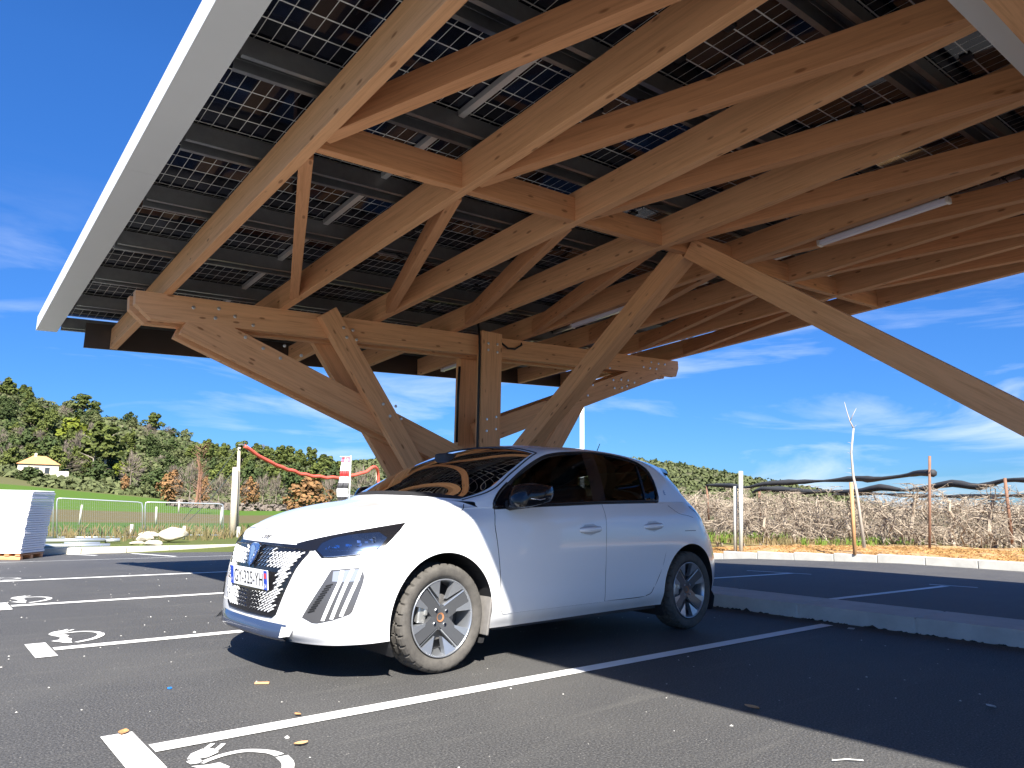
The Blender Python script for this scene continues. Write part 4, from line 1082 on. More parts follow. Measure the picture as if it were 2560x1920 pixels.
    s = MB(); a_ = R(165); s.box((.135*math.cos(a_), sy*.03, .135*math.sin(a_)), (.06, .06, .15), bev=.012); s.box((.115*math.cos(a_), sy*.04, .115*math.sin(a_)+.01), (.03, .06, .07), bev=.01); s.build('caliper', M['caliper'], Wl, True)
    return Wl
wheel(0, -1, 0, 7); wheel(2.54, -1, 0, 2); wheel(0, 1, 0, 30); wheel(2.54, 1, 0, 12)
# ------------------------------------------------------------------ land around the car park
def ray_dir(u, v): return (cam_r*((u-1280)/FPX) - cam_u*((v-960)/FPX) + cam_d).normalized()
def at(u, v, D):
    """point of the place seen at photo pixel (u, v) standing D metres away on the ground plan"""
    d = ray_dir(u, v); k = D/math.hypot(d.x, d.y); return CAM + d*k
def az_u(u): d = ray_dir(u, 1260); return math.atan2(d.y, d.x)
RINGS = [13, 18.5, 20.6, 22, 26, 32, 45, 75, 120, 165, 190, 240, 300, 400, 560, 900, 1600, 4000]
NEARV = {22: (1362, 1358, 1352), 26: (1348, 1345, 1340), 32: (1325, 1327, 1322), 45: (1299, 1306, 1302), 75: (1263, 1288, 1286), 120: (1233, 1275, 1276), 165: (1204, 1265, 1270), 190: (1186, 1256, 1266), 240: (1142, 1222, 1258), 300: (1090, 1182, 1248)}
RIDGE = [(-900, 905), (-300, 905), (0, 978), (100, 1010), (200, 1040), (300, 1052), (400, 1082), (480, 1108), (560, 1125), (640, 1130), (720, 1145), (800, 1165), (860, 1200), (960, 1232), (1100, 1246), (1300, 1262)]
FAR = [(-900, 1170), (700, 1172), (850, 1160), (950, 1150), (1020, 1146), (1100, 1140), (1300, 1128), (1500, 1140), (1610, 1152), (1700, 1163), (1780, 1177), (1850, 1190), (1900, 1200), (1960, 1208), (2040, 1224), (2120, 1246), (2250, 1270), (2560, 1283), (3200, 1300)]
def lin(tab, x):
    if x <= tab[0][0]: return tab[0][1]
    for (x0, y0), (x1, y1) in zip(tab, tab[1:]):
        if x <= x1: return y0+(y1-y0)*(x-x0)/(x1-x0)
    return tab[-1][1]
def zat(u, v, D): return at(u, v, D).z
def land_z(u, D_i):
    D = RINGS[D_i]
    flat = -.42 if D < 30 else -.5
    if D <= 20.6: return -.85 if D < 18 else (-.52 if D < 20 else -.36)
    ul = max(-300, min(1000, u))
    if D in NEARV:
        a_, b_, c_ = NEARV[D]; v = a_+(b_-a_)*ul/600 if ul < 600 else b_+(c_-b_)*(ul-600)/400
        z = zat(ul, v, D)
    elif D == 400: z = zat(max(-900, min(1300, u)), lin(RIDGE, u), D)
    elif D == 560: z = zat(max(-900, min(1300, u)), lin(RIDGE, u), 400)*.93
    elif D == 900: z = zat(max(-900, min(3000, u)), lin(FAR, u), D)
    elif D == 1600: z = zat(max(-900, min(3000, u)), lin(FAR, u), 900)*.9
    else: z = 20
    k = max(0, min(1, (u-1020)/220)); k = k*k*(3-2*k)
    if D <= 560: z = z*(1-k)+flat*k
    return z
US = list(range(-900, 3001, 50)); AZ = [az_u(u) for u in US]
def land(x, y):
    dx, dy = x-CAM.x, y-CAM.y; D = math.hypot(dx, dy); a_ = math.atan2(dy, dx)
    if a_ > AZ[0]: u = US[0]
    elif a_ < AZ[-1]: u = US[-1]
    else:
        for i in range(len(AZ)-1):
            if AZ[i] >= a_ >= AZ[i+1]: u = US[i]+50*(AZ[i]-a_)/(AZ[i]-AZ[i+1]); break
    for i in range(len(RINGS)-1):
        if D <= RINGS[i+1]:
            f = max(0, (math.log(D)-math.log(RINGS[i]))/(math.log(RINGS[i+1])-math.log(RINGS[i]))); return land_z(u, i)*(1-f)+land_z(u, i+1)*f
    return 20
def terrain_mat():
    t = NT('fields_and_hillside'); g = t.n.new('ShaderNodeNewGeometry'); sp = t.n.new('ShaderNodeSeparateXYZ'); t.l.new(g.outputs['Position'], sp.inputs[0])
    p = t.wpos(); wob = t.noise(t.wpos((.03, .03, .03)), 1, 3); wob2 = t.noise(p, .35, 4)
    y = t.math('ADD', sp.outputs['Y'], t.math('MULTIPLY', t.math('SUBTRACT', wob, .5), 16)); y = t.math('ADD', y, t.math('MULTIPLY', t.math('SUBTRACT', wob2, .5), 2.5))
    gr1, gr2, rough, dry = (.075, .150, .016), (.050, .115, .016), (.09, .105, .032), (.13, .10, .052)
    zone = t.ramp(t.math('DIVIDE', y, 240), [(.0, rough), (.100, rough), (.108, gr2), (.150, gr2), (.158, dry), (.255, dry), (.27, gr1), (.60, gr1), (.63, (.13, .12, .055)), (1, (.10, .105, .045))])
    n = t.noise(p, 1.6, 6, .7); n2 = t.noise(p, .10, 6, .65)
    zone = t.mixc(t.math('MULTIPLY', n, .55), zone, (.07, .085, .028))
    far = t.ramp(n2, [(.32, (.045, .060, .022)), (.5, (.088, .10, .045)), (.62, (.15, .14, .085)), (.72, (.24, .21, .14))])
    d = t.n.new('ShaderNodeVectorMath'); d.operation = 'LENGTH'; t.l.new(g.outputs['Position'], d.inputs[0])
    zone = t.mixc(t.ramp(t.math('DIVIDE', d.outputs['Value'], 400), [(.44, (0, 0, 0)), (.52, (1, 1, 1))]), zone, far)
    rgt = t.math('GREATER_THAN', sp.outputs['X'], 13.5)
    dirt = t.mixc(t.ramp(t.noise(p, .5, 5, .6), [(.40, (0, 0, 0)), (.62, (1, 1, 1))]), (.30, .20, .095), (.17, .16, .06))
    near = t.math('LESS_THAN', d.outputs['Value'], 150)
    zone = t.mixc(t.math('MULTIPLY', rgt, t.math('MULTIPLY', near, t.math('LESS_THAN', sp.outputs['Y'], 30))), zone, dirt)
    t.to(zone); t.set(Roughness=.95); t.b.inputs['Specular IOR Level'].default_value = .1; t.bump(n, .6, .06); return t.m
V, F = [], []
ang = [AZ[0]+ (2*math.pi-(AZ[0]-AZ[-1]))*k/24 for k in range(24, 0, -1)]
cols = [(u, a_) for u, a_ in zip(US, AZ)]; back = [(US[0] if k < 8 else None, AZ[0]+(2*math.pi-(AZ[0]-AZ[-1]))*k/24) for k in range(23, 0, -1)]
allc = cols + [(US[-1], a_) for u, a_ in back]
for (u, a_) in allc:
    for i, D in enumerate(RINGS):
        z = land_z(u, i); V.append((CAM.x+D*math.cos(a_), CAM.y+D*math.sin(a_), z if a_ >= AZ[-1]-1e-6 and a_ <= AZ[0]+1e-6 else (-.9 if D < 60 else (-.5 if D < 500 else 6))))
n = len(RINGS); m_ = len(allc)
for c in range(m_):
    for i in range(n-1): F.append((c*n+i, c*n+i+1, ((c+1) % m_)*n+i+1, ((c+1) % m_)*n+i))
V.append((CAM.x, CAM.y, -.9)); F += [(c*n, ((c+1) % m_)*n, len(V)-1) for c in range(m_)]
land_o = mesh_obj('terrain', V, [f[::-1] for f in F], terrain_mat(), None, True); tag(land_o, kind='structure')
bm = bmesh.new(); bm.from_mesh(land_o.data); bmesh.ops.recalc_face_normals(bm, faces=bm.faces[:]); bm.to_mesh(land_o.data); bm.free()
# kerbs round the car park
k = kerb_row('far_kerb', 15.95, 16.17, -40, 13, .15, 1.0, M['kerb2'], axis='x'); tag(k, kind='structure')
b = MB()
for i in range(42):
    y0 = -24+i*1.0; b.box((14.56, y0+.5, gz(14.4, y0+.5)+.045), (.20, .985, .25), bev=.012)
k = b.build('field_kerb', concrete('light_kerb_blocks', (.50, .49, .45))); tag(k, kind='structure')
def bank(name, xs, ys, zf, m):
    o = ground_sheet(name, xs, ys, m, 0, zf); tag(o, kind='structure'); return o
def fr(x): return x-math.floor(x)
def hsh(x, y): return fr(math.sin(x*127.1+y*311.7)*43758.5)
bank('dirt_bank', [14.62+.35*i for i in range(12)], [-26+.4*i for i in range(125)], lambda x, y: (gz(14.4, y)+.10 + .16*math.sin(min(1, (x-14.62)/2.4)*1.5) + .07*hsh(x, y)) if x < 18 else -.5, M['dirt'])
def grass_mat(name, a_, b_):
    t = NT(name); oi = t.noise(t.wpos(), .9, 4, .6); t.to(t.mixc(t.ramp(oi, [(.35, (0, 0, 0)), (.65, (1, 1, 1))]), a_, b_)); t.set(Roughness=.8); t.b.inputs['Specular IOR Level'].default_value = .2; return t.m
M['grass'] = grass_mat('verge_grass', (.075, .155, .018), (.15, .20, .035)); M['dry'] = grass_mat('dry_grass', (.21, .155, .075), (.12, .115, .05)); M['straw'] = grass_mat('straw_litter', (.42, .25, .10), (.33, .20, .08))
bank('grass_verge', [-46+1.5*i for i in range(41)], [16.16, 16.8, 17.6, 18.6], lambda x, y: -.26-.02*hsh(x, y)-.10*(y-16.2), M['grass'])
def tufts(name, n, area, zf, h0, h1, m, seed, label, flat=0, blades=5):
    r = random.Random(seed); V, F = [], []
    for _ in range(n):
        x, y = area(r); z = zf(x, y)
        for _b in range(blades):
            a_ = r.uniform(0, 6.28); h = r.uniform(h0, h1); w = h*.05+.006; lean = r.uniform(.1, .5)*h+flat*h; ox, oy = r.uniform(-.06, .06), r.uniform(-.06, .06)
            dx, dy = math.cos(a_), math.sin(a_); b0 = len(V)
            V += [(x+ox-dy*w, y+oy+dx*w, z-.01), (x+ox+dy*w, y+oy-dx*w, z-.01), (x+ox+dx*lean*.4, y+oy+dy*lean*.4, z+h*(.65-.5*flat)), (x+ox+dx*lean, y+oy+dy*lean, z+h*(1-.8*flat))]
            F += [(b0, b0+1, b0+2), (b0+2, b0+1, b0+3)]
    o = mesh_obj(name, V, F, m); return tag(o, label, 'grass', kind='stuff')
def vz(x, y): return -.27-.10*(y-16.2)
tufts('verge_weeds', 2600, lambda r: (r.uniform(-12, 12), r.uniform(16.2, 19.0)), vz, .05, .16, M['grass'], 3, 'short green grass on the verge behind the pale kerb')
tufts('dry_weeds', 900, lambda r: (r.uniform(-10, 14), r.uniform(18.3, 25)), lambda x, y: land(x, y), .12, .42, M['dry'], 4, 'dry brown weeds standing along the wire fence panels')
tufts('orchard_weeds', 1500, lambda r: (r.uniform(16.6, 19.5), r.uniform(-8, 12)), lambda x, y: .02, .06, .24, M['dry'], 5, 'dry yellow weeds at the foot of the bare orchard rows')
tufts('orchard_grass', 700, lambda r: (r.uniform(16.5, 21), r.choice((r.uniform(8, 12), r.uniform(-6, 1.), r.uniform(4, 6)))), lambda x, y: .0, .10, .34, M['grass'], 6, 'green grass clumps growing between the bare orchard rows')
tufts('straw_litter', 5200, lambda r: (r.uniform(14.7, 16.6), r.uniform(-8, 14)), lambda x, y: gz(14.4, y)+.12+.16*math.sin(min(1, (x-14.62)/2.4)*1.5), .03, .13, M['straw'], 8, 'orange straw and dry leaves lying on the dirt bank', flat=.7)

# ---- vegetation
def leaf_mat(name, a_, b_, tr=.0):
    t = NT(name); g = t.n.new('ShaderNodeNewGeometry'); oi = t.n.new('ShaderNodeObjectInfo')
    r_ = t.math('FRACT', t.math('ADD', g.outputs['Random Per Island'], t.math('MULTIPLY', oi.outputs['Random'], .37)))
    c = t.mixc(r_, a_, b_); c = t.mixc(t.math('MULTIPLY', oi.outputs['Random'], .45), c, tuple(x*.62 for x in b_))
    t.to(c); t.set(Roughness=.75); t.b.inputs['Specular IOR Level'].default_value = .15; return t.m
M['pine'] = leaf_mat('pine_needles', (.125, .145, .034), (.062, .082, .022)); M['oak'] = leaf_mat('evergreen_oak_leaves', (.075, .10, .030), (.038, .058, .020)); M['olive'] = leaf_mat('pale_scrub_leaves', (.13, .145, .060), (.075, .090, .036)); M['yellow'] = leaf_mat('yellow_green_leaves', (.17, .19, .022), (.10, .13, .02))
M['brown'] = leaf_mat('withered_oak_leaves', (.29, .155, .062), (.165, .095, .045)); M['bare'] = leaf_mat('bare_twigs', (.25, .205, .165), (.15, .125, .10)); M['bark'] = mat('tree_bark', (.19, .15, .115), .9, noise=.3, nscale=6); M['palebark'] = mat('pale_bark', (.40, .35, .29), .85)
def crown_mesh(name, kind, seed, h, w, nleaf, mleaf, mbark, lobes, leaf, trunk_h, trunks=1, droop=0):
    r = random.Random(seed); b = MB(); b.k = 1
    for t_ in range(trunks):
        x0 = (t_-(trunks-1)/2)*w*.22; top = h*(.62 if trunk_h < .4 else .8)
        b.tube([(x0, 0, -.3), (x0+r.uniform(-.1, .1)*w*.3, r.uniform(-.1, .1)*w*.3, h*.3), (x0*.8+r.uniform(-.2, .2)*w*.3, r.uniform(-.1, .1)*w, top)], [h*.022+.03, h*.016+.02, .02], 6)
        for q in range(5):
            z = h*r.uniform(max(.2, trunk_h*.9), .8); a_ = r.uniform(0, 6.28); b.tube([(x0, 0, z*.8), (x0+math.cos(a_)*w*.2, math.sin(a_)*w*.2, z), (x0+math.cos(a_)*w*.4, math.sin(a_)*w*.4, z+h*.06)], [h*.010+.01, h*.006+.01, .008], 4)
    b.k = 0
    L = []
    for q in range(lobes):
        f = (q+.5)/lobes
        if kind == 'pine': z = h*(trunk_h+(1-trunk_h)*f); rad = w*.5*(1.0-.55*max(0, f-.35)/.65)*r.uniform(.7, 1.05)
        elif kind == 'cypress': z = h*f; rad = w*.5*(1-.7*f)
        else: z = h*(trunk_h+(1-trunk_h)*f*.92); rad = w*.5*math.sin(math.pi*(.22+.70*f))*r.uniform(.8, 1.1)
        a_ = q*2.4+r.uniform(-.5, .5); off = rad*(.55 if kind != 'cypress' else .15)
        L.append((Vector((math.cos(a_)*off, math.sin(a_)*off, z)), rad*r.uniform(.5, .75) if kind != 'cypress' else rad, h*(1-trunk_h)/lobes*(1.5 if kind == 'pine' else 1.9)))
    for _ in range(nleaf):
        c, rad, hh = r.choice(L)
        d = Vector((r.gauss(0, 1), r.gauss(0, 1), r.gauss(0, 1))).normalized()*r.uniform(.55, 1.05)**.6
        p = c+Vector((d.x*rad, d.y*rad, d.z*hh)); s = leaf*r.uniform(.6, 1.35)
        nrm = (d+Vector((r.gauss(0, .5), r.gauss(0, .5), r.gauss(0, .5)+.35))).normalized(); t1 = nrm.orthogonal().normalized(); t1 = Matrix.Rotation(r.uniform(0, 6.28), 3, nrm) @ t1; t2 = nrm.cross(t1)
        if kind == 'twig':
            e = (p-Vector((0, 0, h*.3))).normalized()*s*2.2; b.add([p-t1*s*.10, p+t1*s*.10, p+e], [(0, 1, 2)])
        else: b.add([p-t1*s-t2*s*.5, p+t1*s*.2-t2*s*.9, p+t1*s*1.0+t2*s*.1, p+t1*s*.1+t2*s*.8, p-t1*s*.8+t2*s*.6], [(0, 1, 2, 3, 4)])
    return (b, mleaf, mbark)
PROTO = {}
def proto(key, *a):
    b, ml, mb = crown_mesh(key, *a); me_o = b.build(key, [ml, mb]); me = me_o.data; bpy.data.objects.remove(me_o); PROTO[key] = me
for s in range(3):
    proto('pine%d' % s, 'pine', 10+s, 10, 8.0, 1300, M['pine'], M['bark'], 9, .36, .30, 1+s % 2)
    proto('oak%d' % s, 'round', 20+s, 7, 7.5, 1150, M['oak'], M['bark'], 9, .32, .10)
    proto('scrub%d' % s, 'round', 30+s, 5, 6.5, 950, M['olive'], M['bark'], 7, .28, .05)
    proto('brown%d' % s, 'round', 40+s, 6, 6.0, 900, M['brown'], M['bark'], 9, .27, .08)
    proto('bare%d' % s, 'twig', 50+s, 7, 5.5, 700, M['bare'], M['bark'], 8, .55, .18)
proto('yellow0', 'round', 60, 6, 7, 520, M['yellow'], M['bark'], 8, .5, .08); proto('cypress0', 'cypress', 61, 10, 2.6, 420, M['pine'], M['bark'], 9, .4, .02)
proto('tallpine0', 'pine', 63, 14, 10, 800, M['pine'], M['palebark'], 10, .6, .34, 2)
NAME = {'pine': 'pine_tree', 'tallpine': 'pine_tree', 'oak': 'oak_tree', 'scrub': 'scrub_tree', 'brown': 'oak_tree', 'bare': 'bare_tree', 'yellow': 'yellow_shrub', 'cypress': 'cypress_tree'}
BASEH = {'pine': 10, 'tallpine': 14, 'oak': 7, 'scrub': 5, 'brown': 6, 'bare': 7, 'yellow': 6, 'cypress': 10}
BASEW = {'pine': 8, 'tallpine': 10, 'oak': 7.5, 'scrub': 6.5, 'brown': 6, 'bare': 5.5, 'yellow': 7, 'cypress': 2.6}
def plant(kind, x, y, z, h, w, label, cat='tree', group=None, seed=None):
    ks = [k for k in PROTO if k.rstrip('0123456789') == kind]; o = bpy.data.objects.new(NAME[kind], PROTO[ks[rnd.randrange(len(ks)) if seed is None else seed % len(ks)]])
    COL.objects.link(o); o.location = (x, y, z); o.rotation_euler = (0, 0, rnd.uniform(0, 6.28)); o.scale = (w/BASEW[kind], w/BASEW[kind], h/BASEH[kind]); tag(o, label, cat, group); return o
def plant_px(kind, u, vtop, vbase, D, wpx, label, cat='tree', group=None, sink=.3):
    p0 = at(u, vbase, D); p1 = at(u, vtop, D); w = wpx/FPX*D*1.02; o = plant(kind, p0.x, p0.y, p0.z-sink, (p1.z-p0.z+sink)*1.02, w, label, cat, group); return o
# trees that stand out
plant_px('pine', 205, 988, 1034, 395, 52, 'round pine standing alone on the bare skyline of the wooded hill')
plant_px('pine', 384, 1035, 1082, 395, 46, 'dark pine at the lower end of the hill skyline, above the withered oaks')
plant_px('pine', 58, 966, 1022, 392, 46, 'leaning pine on the skyline right of the tallest pine at the picture edge'); plant_px('pine', 12, 950, 1015, 390, 50, 'tallest pine on the skyline, cut by the picture edge')
plant_px('yellow', 176, 1046, 1098, 300, 68, 'round bright yellow-green tree in the middle of the wooded hill')
plant_px('pine', 82, 1022, 1075, 320, 52, 'pale green pine halfway up the hill above the house roof'); plant_px('oak', 60, 1082, 1168, 215, 70, 'dark leafy tree directly behind the small house'); plant_px('oak', 118, 1090, 1168, 212, 66, 'dark leafy tree behind the orange roof, nearer the bare trees'); plant_px('oak', 28, 1092, 1160, 222, 56, 'dark tree behind the parked trailers near the house')
plant_px('tallpine', 246, 1062, 1178, 205, 92, 'tall pale pine with two bare trunks right of the house'); plant_px('cypress', 326, 1082, 1150, 250, 22, 'narrow upright cypress beside the tall two-trunked pine'); plant_px('oak', 278, 1130, 1172, 215, 44, 'dark bush in the shade below the two-trunked pine')
plant_px('bare', 196, 1088, 1152, 220, 44, 'grey leafless tree between the house and the tall pine'); plant_px('bare', 326, 1140, 1206, 182, 44, 'leafless tree with a white trunk at the edge of the green field'); plant_px('yellow', 300, 1154, 1180, 195, 30, 'small yellow-green shrub left of the white-trunked tree', 'shrub')
plant_px('oak', 76, 1170, 1206, 178, 58, 'dense dark green bush in front of the white house wall', 'shrub'); plant_px('brown', 312, 1188, 1224, 165, 22, 'small reddish withered shrub beside the white-trunked tree', 'shrub'); plant_px('scrub', 366, 1207, 1228, 160, 28, 'pale round shrub on the field edge', 'shrub')
plant_px('brown', 425, 1180, 1252, 140, 62, 'round rust-brown oak left of the grey leafless tree by the field'); plant_px('bare', 472, 1168, 1254, 138, 60, 'broad grey leafless tree between two rust-brown trees'); plant_px('brown', 508, 1195, 1256, 136, 34, 'thin rusty tree next to the broad grey leafless tree')
for u, w, k in ((545, 52, 'bare'), (585, 56, 'bare'), (622, 50, 'brown'), (655, 50, 'bare'), (688, 44, 'bare')): plant_px(k, u, 1197, 1262, 132, w, 'brownish hedge tree in the row behind the timber pole', 'tree', 'hedge trees along the far field edge')
plant_px('brown', 768, 1198, 1285, 95, 112, 'large round rust-brown oak left of the striped flag'); plant_px('bare', 818, 1205, 1285, 98, 70, 'grey leafless bush just left of the striped flag'); plant_px('bare', 905, 1180, 1262, 150, 80, 'grey leafless trees behind the white roof box', 'tree')
for i, (u, vt, w) in enumerate(((515, 1102, 46), (600, 1106, 44), (640, 1112, 46), (700, 1118, 52), (722, 1119, 44), (776, 1122, 46), (812, 1140, 70), (845, 1158, 50), (560, 1112, 40), (668, 1120, 44), (745, 1128, 44))): plant_px('pine', u, vt, vt+52, 300+i*5, w, 'bushy pine in the belt behind the hanging red hose', 'tree', 'pines behind the red hose')
for i, (u, w) in enumerate(((530, 60), (575, 55), (620, 60), (690, 62), (735, 60), (790, 60), (830, 50))): plant_px('pine' if i % 2 else 'oak', u, 1150+i*2, 1222, 230-i*8, w, 'dark lower tree in the wood behind the hanging red hose', 'tree', 'lower trees behind the red hose')
# the rest of the wood on the slope, one tree at a time
r9 = random.Random(99); cnt = 0
while cnt < 165:
    D = r9.uniform(195, 398); u = r9.uniform(-160, 700)
    if 185 < u < 235 and D < 215: continue
    a_ = az_u(u); x, y = CAM.x+D*math.cos(a_), CAM.y+D*math.sin(a_); z = land(x, y)
    k = r9.choices(('scrub', 'oak', 'pine', 'bare'), (5, 4, 2.2, 1.1))[0]; h = r9.uniform(3.2, 5.6)*(1.5 if k == 'pine' else 1)
    plant(k, x, y, z-.4, h, h*r9.uniform(1.1, 1.5) if k != 'pine' else h*.8, {'scrub': 'pale scrubby tree in the wood covering the hill', 'oak': 'dark evergreen tree in the wood covering the hill', 'pine': 'green pine in the wood covering the hill', 'bare': 'grey leafless tree in the wood covering the hill'}[k], 'tree', 'trees covering the hillside'); cnt += 1
def mass(name, n, area, h, m, seed, label, leaf):
    r = random.Random(seed); b = MB()
    for _ in range(n):
        x, y, z = area(r); s = h*r.uniform(.6, 1.3); c = Vector((x, y, z))
        for q in range(11):
            d = Vector((r.gauss(0, 1), r.gauss(0, 1), abs(r.gauss(0, .8)))).normalized(); p = c+Vector((d.x*s, d.y*s, d.z*s*.8)); t1 = (d+Vector((r.gauss(0, .4), r.gauss(0, .4), .3))).normalized().orthogonal().normalized(); t2 = d.cross(t1); e = leaf*r.uniform(.7, 1.3)
            b.add([p-t1*e, p-t2*e*.8, p+t1*e, p+t2*e*.8], [(0, 1, 2, 3)])
    o = b.build(name, m); return tag(o, label, 'vegetation', kind='stuff')
def ar(u0, u1, d0, d1):
    def f(r):
        D = math.exp(r.uniform(math.log(d0), math.log(d1))); a_ = az_u(r.uniform(u0, u1)); x, y = CAM.x+D*math.cos(a_), CAM.y+D*math.sin(a_); return x, y, land(x, y)
    return f
mass('hill_scrub', 1700, ar(-200, 760, 182, 405), 1.7, M['olive'], 1, 'low grey-green scrub filling the hill between the trees', .75)
mass('dark_scrub', 900, ar(-200, 900, 190, 400), 1.5, M['oak'], 2, 'dark green undergrowth on the wooded hill', .7)
mass('field_hedge', 260, ar(80, 420, 158, 178), 1.3, M['olive'], 3, 'low hedge growth along the upper edge of the green field', .5)
mass('bramble', 260, ar(440, 760, 108, 126), 1.0, M['bare'], 4, 'brown brambles below the hedge trees at the field edge', .4)
mass('ridge_scrub', 1500, ar(780, 2150, 620, 930), 4.2, M['olive'], 5, 'thin scrub covering the distant hill', 1.9)
mass('ridge_trees', 130, lambda r: (lambda p: (p.x, p.y, p.z))(at((uu := r.uniform(850, 1060)), lin(FAR, uu)+4, 905)), 5.0, M['oak'], 6, 'small dark trees along the crest of the distant hill', 2.2)
for u, D in ((1640, 880), (1700, 880), (1712, 882), (1812, 885)):
    v = lin(FAR, u); plant_px('oak', u, v-9, v+6, D, 14, 'small dark tree on the skyline of the distant hill behind the car', 'tree', 'trees on the distant hill crest')
# ---- bare orchard rows
def vine_mesh(seed):
    r = random.Random(seed); b = MB()
    x = 0; pts = [(0, 0, -.2)]; 
    for k in range(5): pts.append((r.uniform(-.10, .10), r.uniform(-.10, .10), .30*(k+1)))
    b.tube(pts, [.05, .048, .042, .038, .032, .022], 6)
    def twig(p, d, L, rad, n):
        q = [p]
        for k in range(n):
            d = (d+Vector((r.gauss(0, .42), r.gauss(0, .42), r.gauss(0, .35)))).normalized(); q.append(q[-1]+d*L/n)
        q = [Vector((w.x, w.y, max(.05, min(1.75, w.z)))) for w in q]
        b.tube(q, [rad*(1-.7*k/n) for k in range(n+1)], 3, cap=False); return q
    for k in range(30):
        z = r.uniform(.15, 1.5); a_ = r.uniform(0, 6.28); q = twig(Vector((0, 0, z)), Vector((math.cos(a_)*.5, math.sin(a_), r.uniform(-.2, .6))), r.uniform(.5, 1.1), r.uniform(.009, .02), 5)
        for w in q[1:]:
            for _ in range(2): twig(w, Vector((r.gauss(0, 1), r.gauss(0, 1), r.gauss(.2, .7))), r.uniform(.15, .42), r.uniform(.004, .008), 3)
    for k in range(8):
        y = r.uniform(-.5, .5); twig(Vector((r.uniform(-.1, .1), y, r.uniform(0, .3))), Vector((r.gauss(0, .2), r.gauss(0, .3), 1)), r.uniform(.9, 1.5), r.uniform(.012, .022), 5)
    return b
def vine_mat():
    t = NT('weathered_vine_wood'); g = t.n.new('ShaderNodeNewGeometry'); t.to(t.mixc(g.outputs['Random Per Island'], (.15, .115, .085), (.40, .335, .255))); t.set(Roughness=.9); return t.m
M['vine'] = vine_mat(); VM = []
for s in range(5):
    o = vine_mesh(70+s).build('v', M['vine'], None, False); VM.append(o.data); bpy.data.objects.remove(o)
r5 = random.Random(5)
for row in range(6):
    for i in range(34):
        x = 17.9+row*2.6+r5.uniform(-.1, .1); y = 15.5-i*.86+r5.uniform(-.12, .12)+row*.9
        o = bpy.data.objects.new('fruit_bush', VM[r5.randrange(5)]); COL.objects.link(o); o.location = (x, y, -.02-.06*row); o.rotation_euler = (0, 0, r5.choice((0, math.pi))+r5.uniform(-.25, .25)); s = r5.uniform(.88, 1.08); o.scale = (s*1.05, s*1.15, s*.94)
        tag(o, 'leafless tangled bush in the bare orchard rows behind the dirt bank', 'bush', 'bare bushes of the orchard rows')
M['postw'] = mat('weathered_post', (.50, .49, .42), .85, noise=.2, nscale=9); M['rustpost'] = mat('rusty_post', (.20, .105, .065), .85, noise=.4, nscale=12); M['net'] = mat('black_rolled_net', (.028, .030, .034), .75); M['stake'] = mat('orange_timber_stake', (.50, .27, .12), .7, noise=.2, nscale=6)
def post_px(name, u0, v0, u1, v1, D, r, m, label, n=8, cat='post'):
    p0, p1 = at(u0, v0, D), at(u1, v1, D); b = MB(); q0 = Vector((0, 0, -.15)); b.tube([q0, p1-p0], r, n); o = b.build(name, m, None, True); o.location = p0; return tag(o, label, cat)
post_px('orchard_post', 1852, 1372, 1852, 1178, 20.6, .058, M['postw'], 'taller of two pale posts standing in the bare bushes behind the car'); post_px('orchard_post', 1838, 1372, 1838, 1216, 20.8, .050, M['postw'], 'shorter of two pale posts in the bare bushes behind the car')
post_px('orchard_post', 2323, 1368, 2324, 1140, 20.0, .032, M['rustpost'], 'tall rusty post holding the end of the upper net roll'); post_px('orchard_post', 2530, 1345, 2512, 1195, 21, .035, M['rustpost'], 'leaning rusty post under the lower net roll near the picture edge'); post_px('orchard_post', 1772, 1290, 1767, 1213, 27, .04, M['rustpost'], 'short rusty post carrying the far end of the upper net roll'); post_px('orchard_post', 1900, 1300, 1898, 1222, 27, .05, M['rustpost'], 'short rusty post carrying the far end of the lower net roll')
def net(name, pts, D0, D1, rad, label):
    b = MB(); P = []; n = len(pts)
    for i, (u, v) in enumerate(pts): P.append(at(u, v, D0+(D1-D0)*i/(n-1)))
    Q = smooth_poly(P, .25, False, 170); r = random.Random(len(pts)); L = len(Q)
    b.tube(Q, [rad*.62*(.35+.65*abs(math.sin(i*math.pi/9.5)))*r.uniform(.85, 1.15) for i in range(L)], 7); o = b.build(name, M['net'], None, True); return tag(o, label, 'net')
net('net_roll', [(1766, 1213), (1804, 1213), (1834, 1215), (1865, 1219), (1915, 1209), (2011, 1204), (2080, 1201), (2140, 1196), (2183, 1198), (2255, 1190), (2300, 1182), (2333, 1183)], 27, 20, .15, 'upper black net roll slung between two rusty posts over the orchard')
net('net_roll', [(1882, 1232), (1905, 1222), (1973, 1225), (2011, 1229), (2075, 1228), (2125, 1230), (2160, 1227), (2200, 1218), (2266, 1226), (2322, 1219), (2380, 1208), (2447, 1217), (2510, 1201), (2570, 1200), (2680, 1198)], 27, 20.5, .17, 'long middle black net roll sagging across the orchard to the picture edge')
net('net_roll', [(2080, 1236), (2180, 1234), (2240, 1237), (2350, 1241), (2450, 1240), (2570, 1238), (2680, 1237)], 34, 27, .14, 'lowest black net roll, just above the bare bushes')
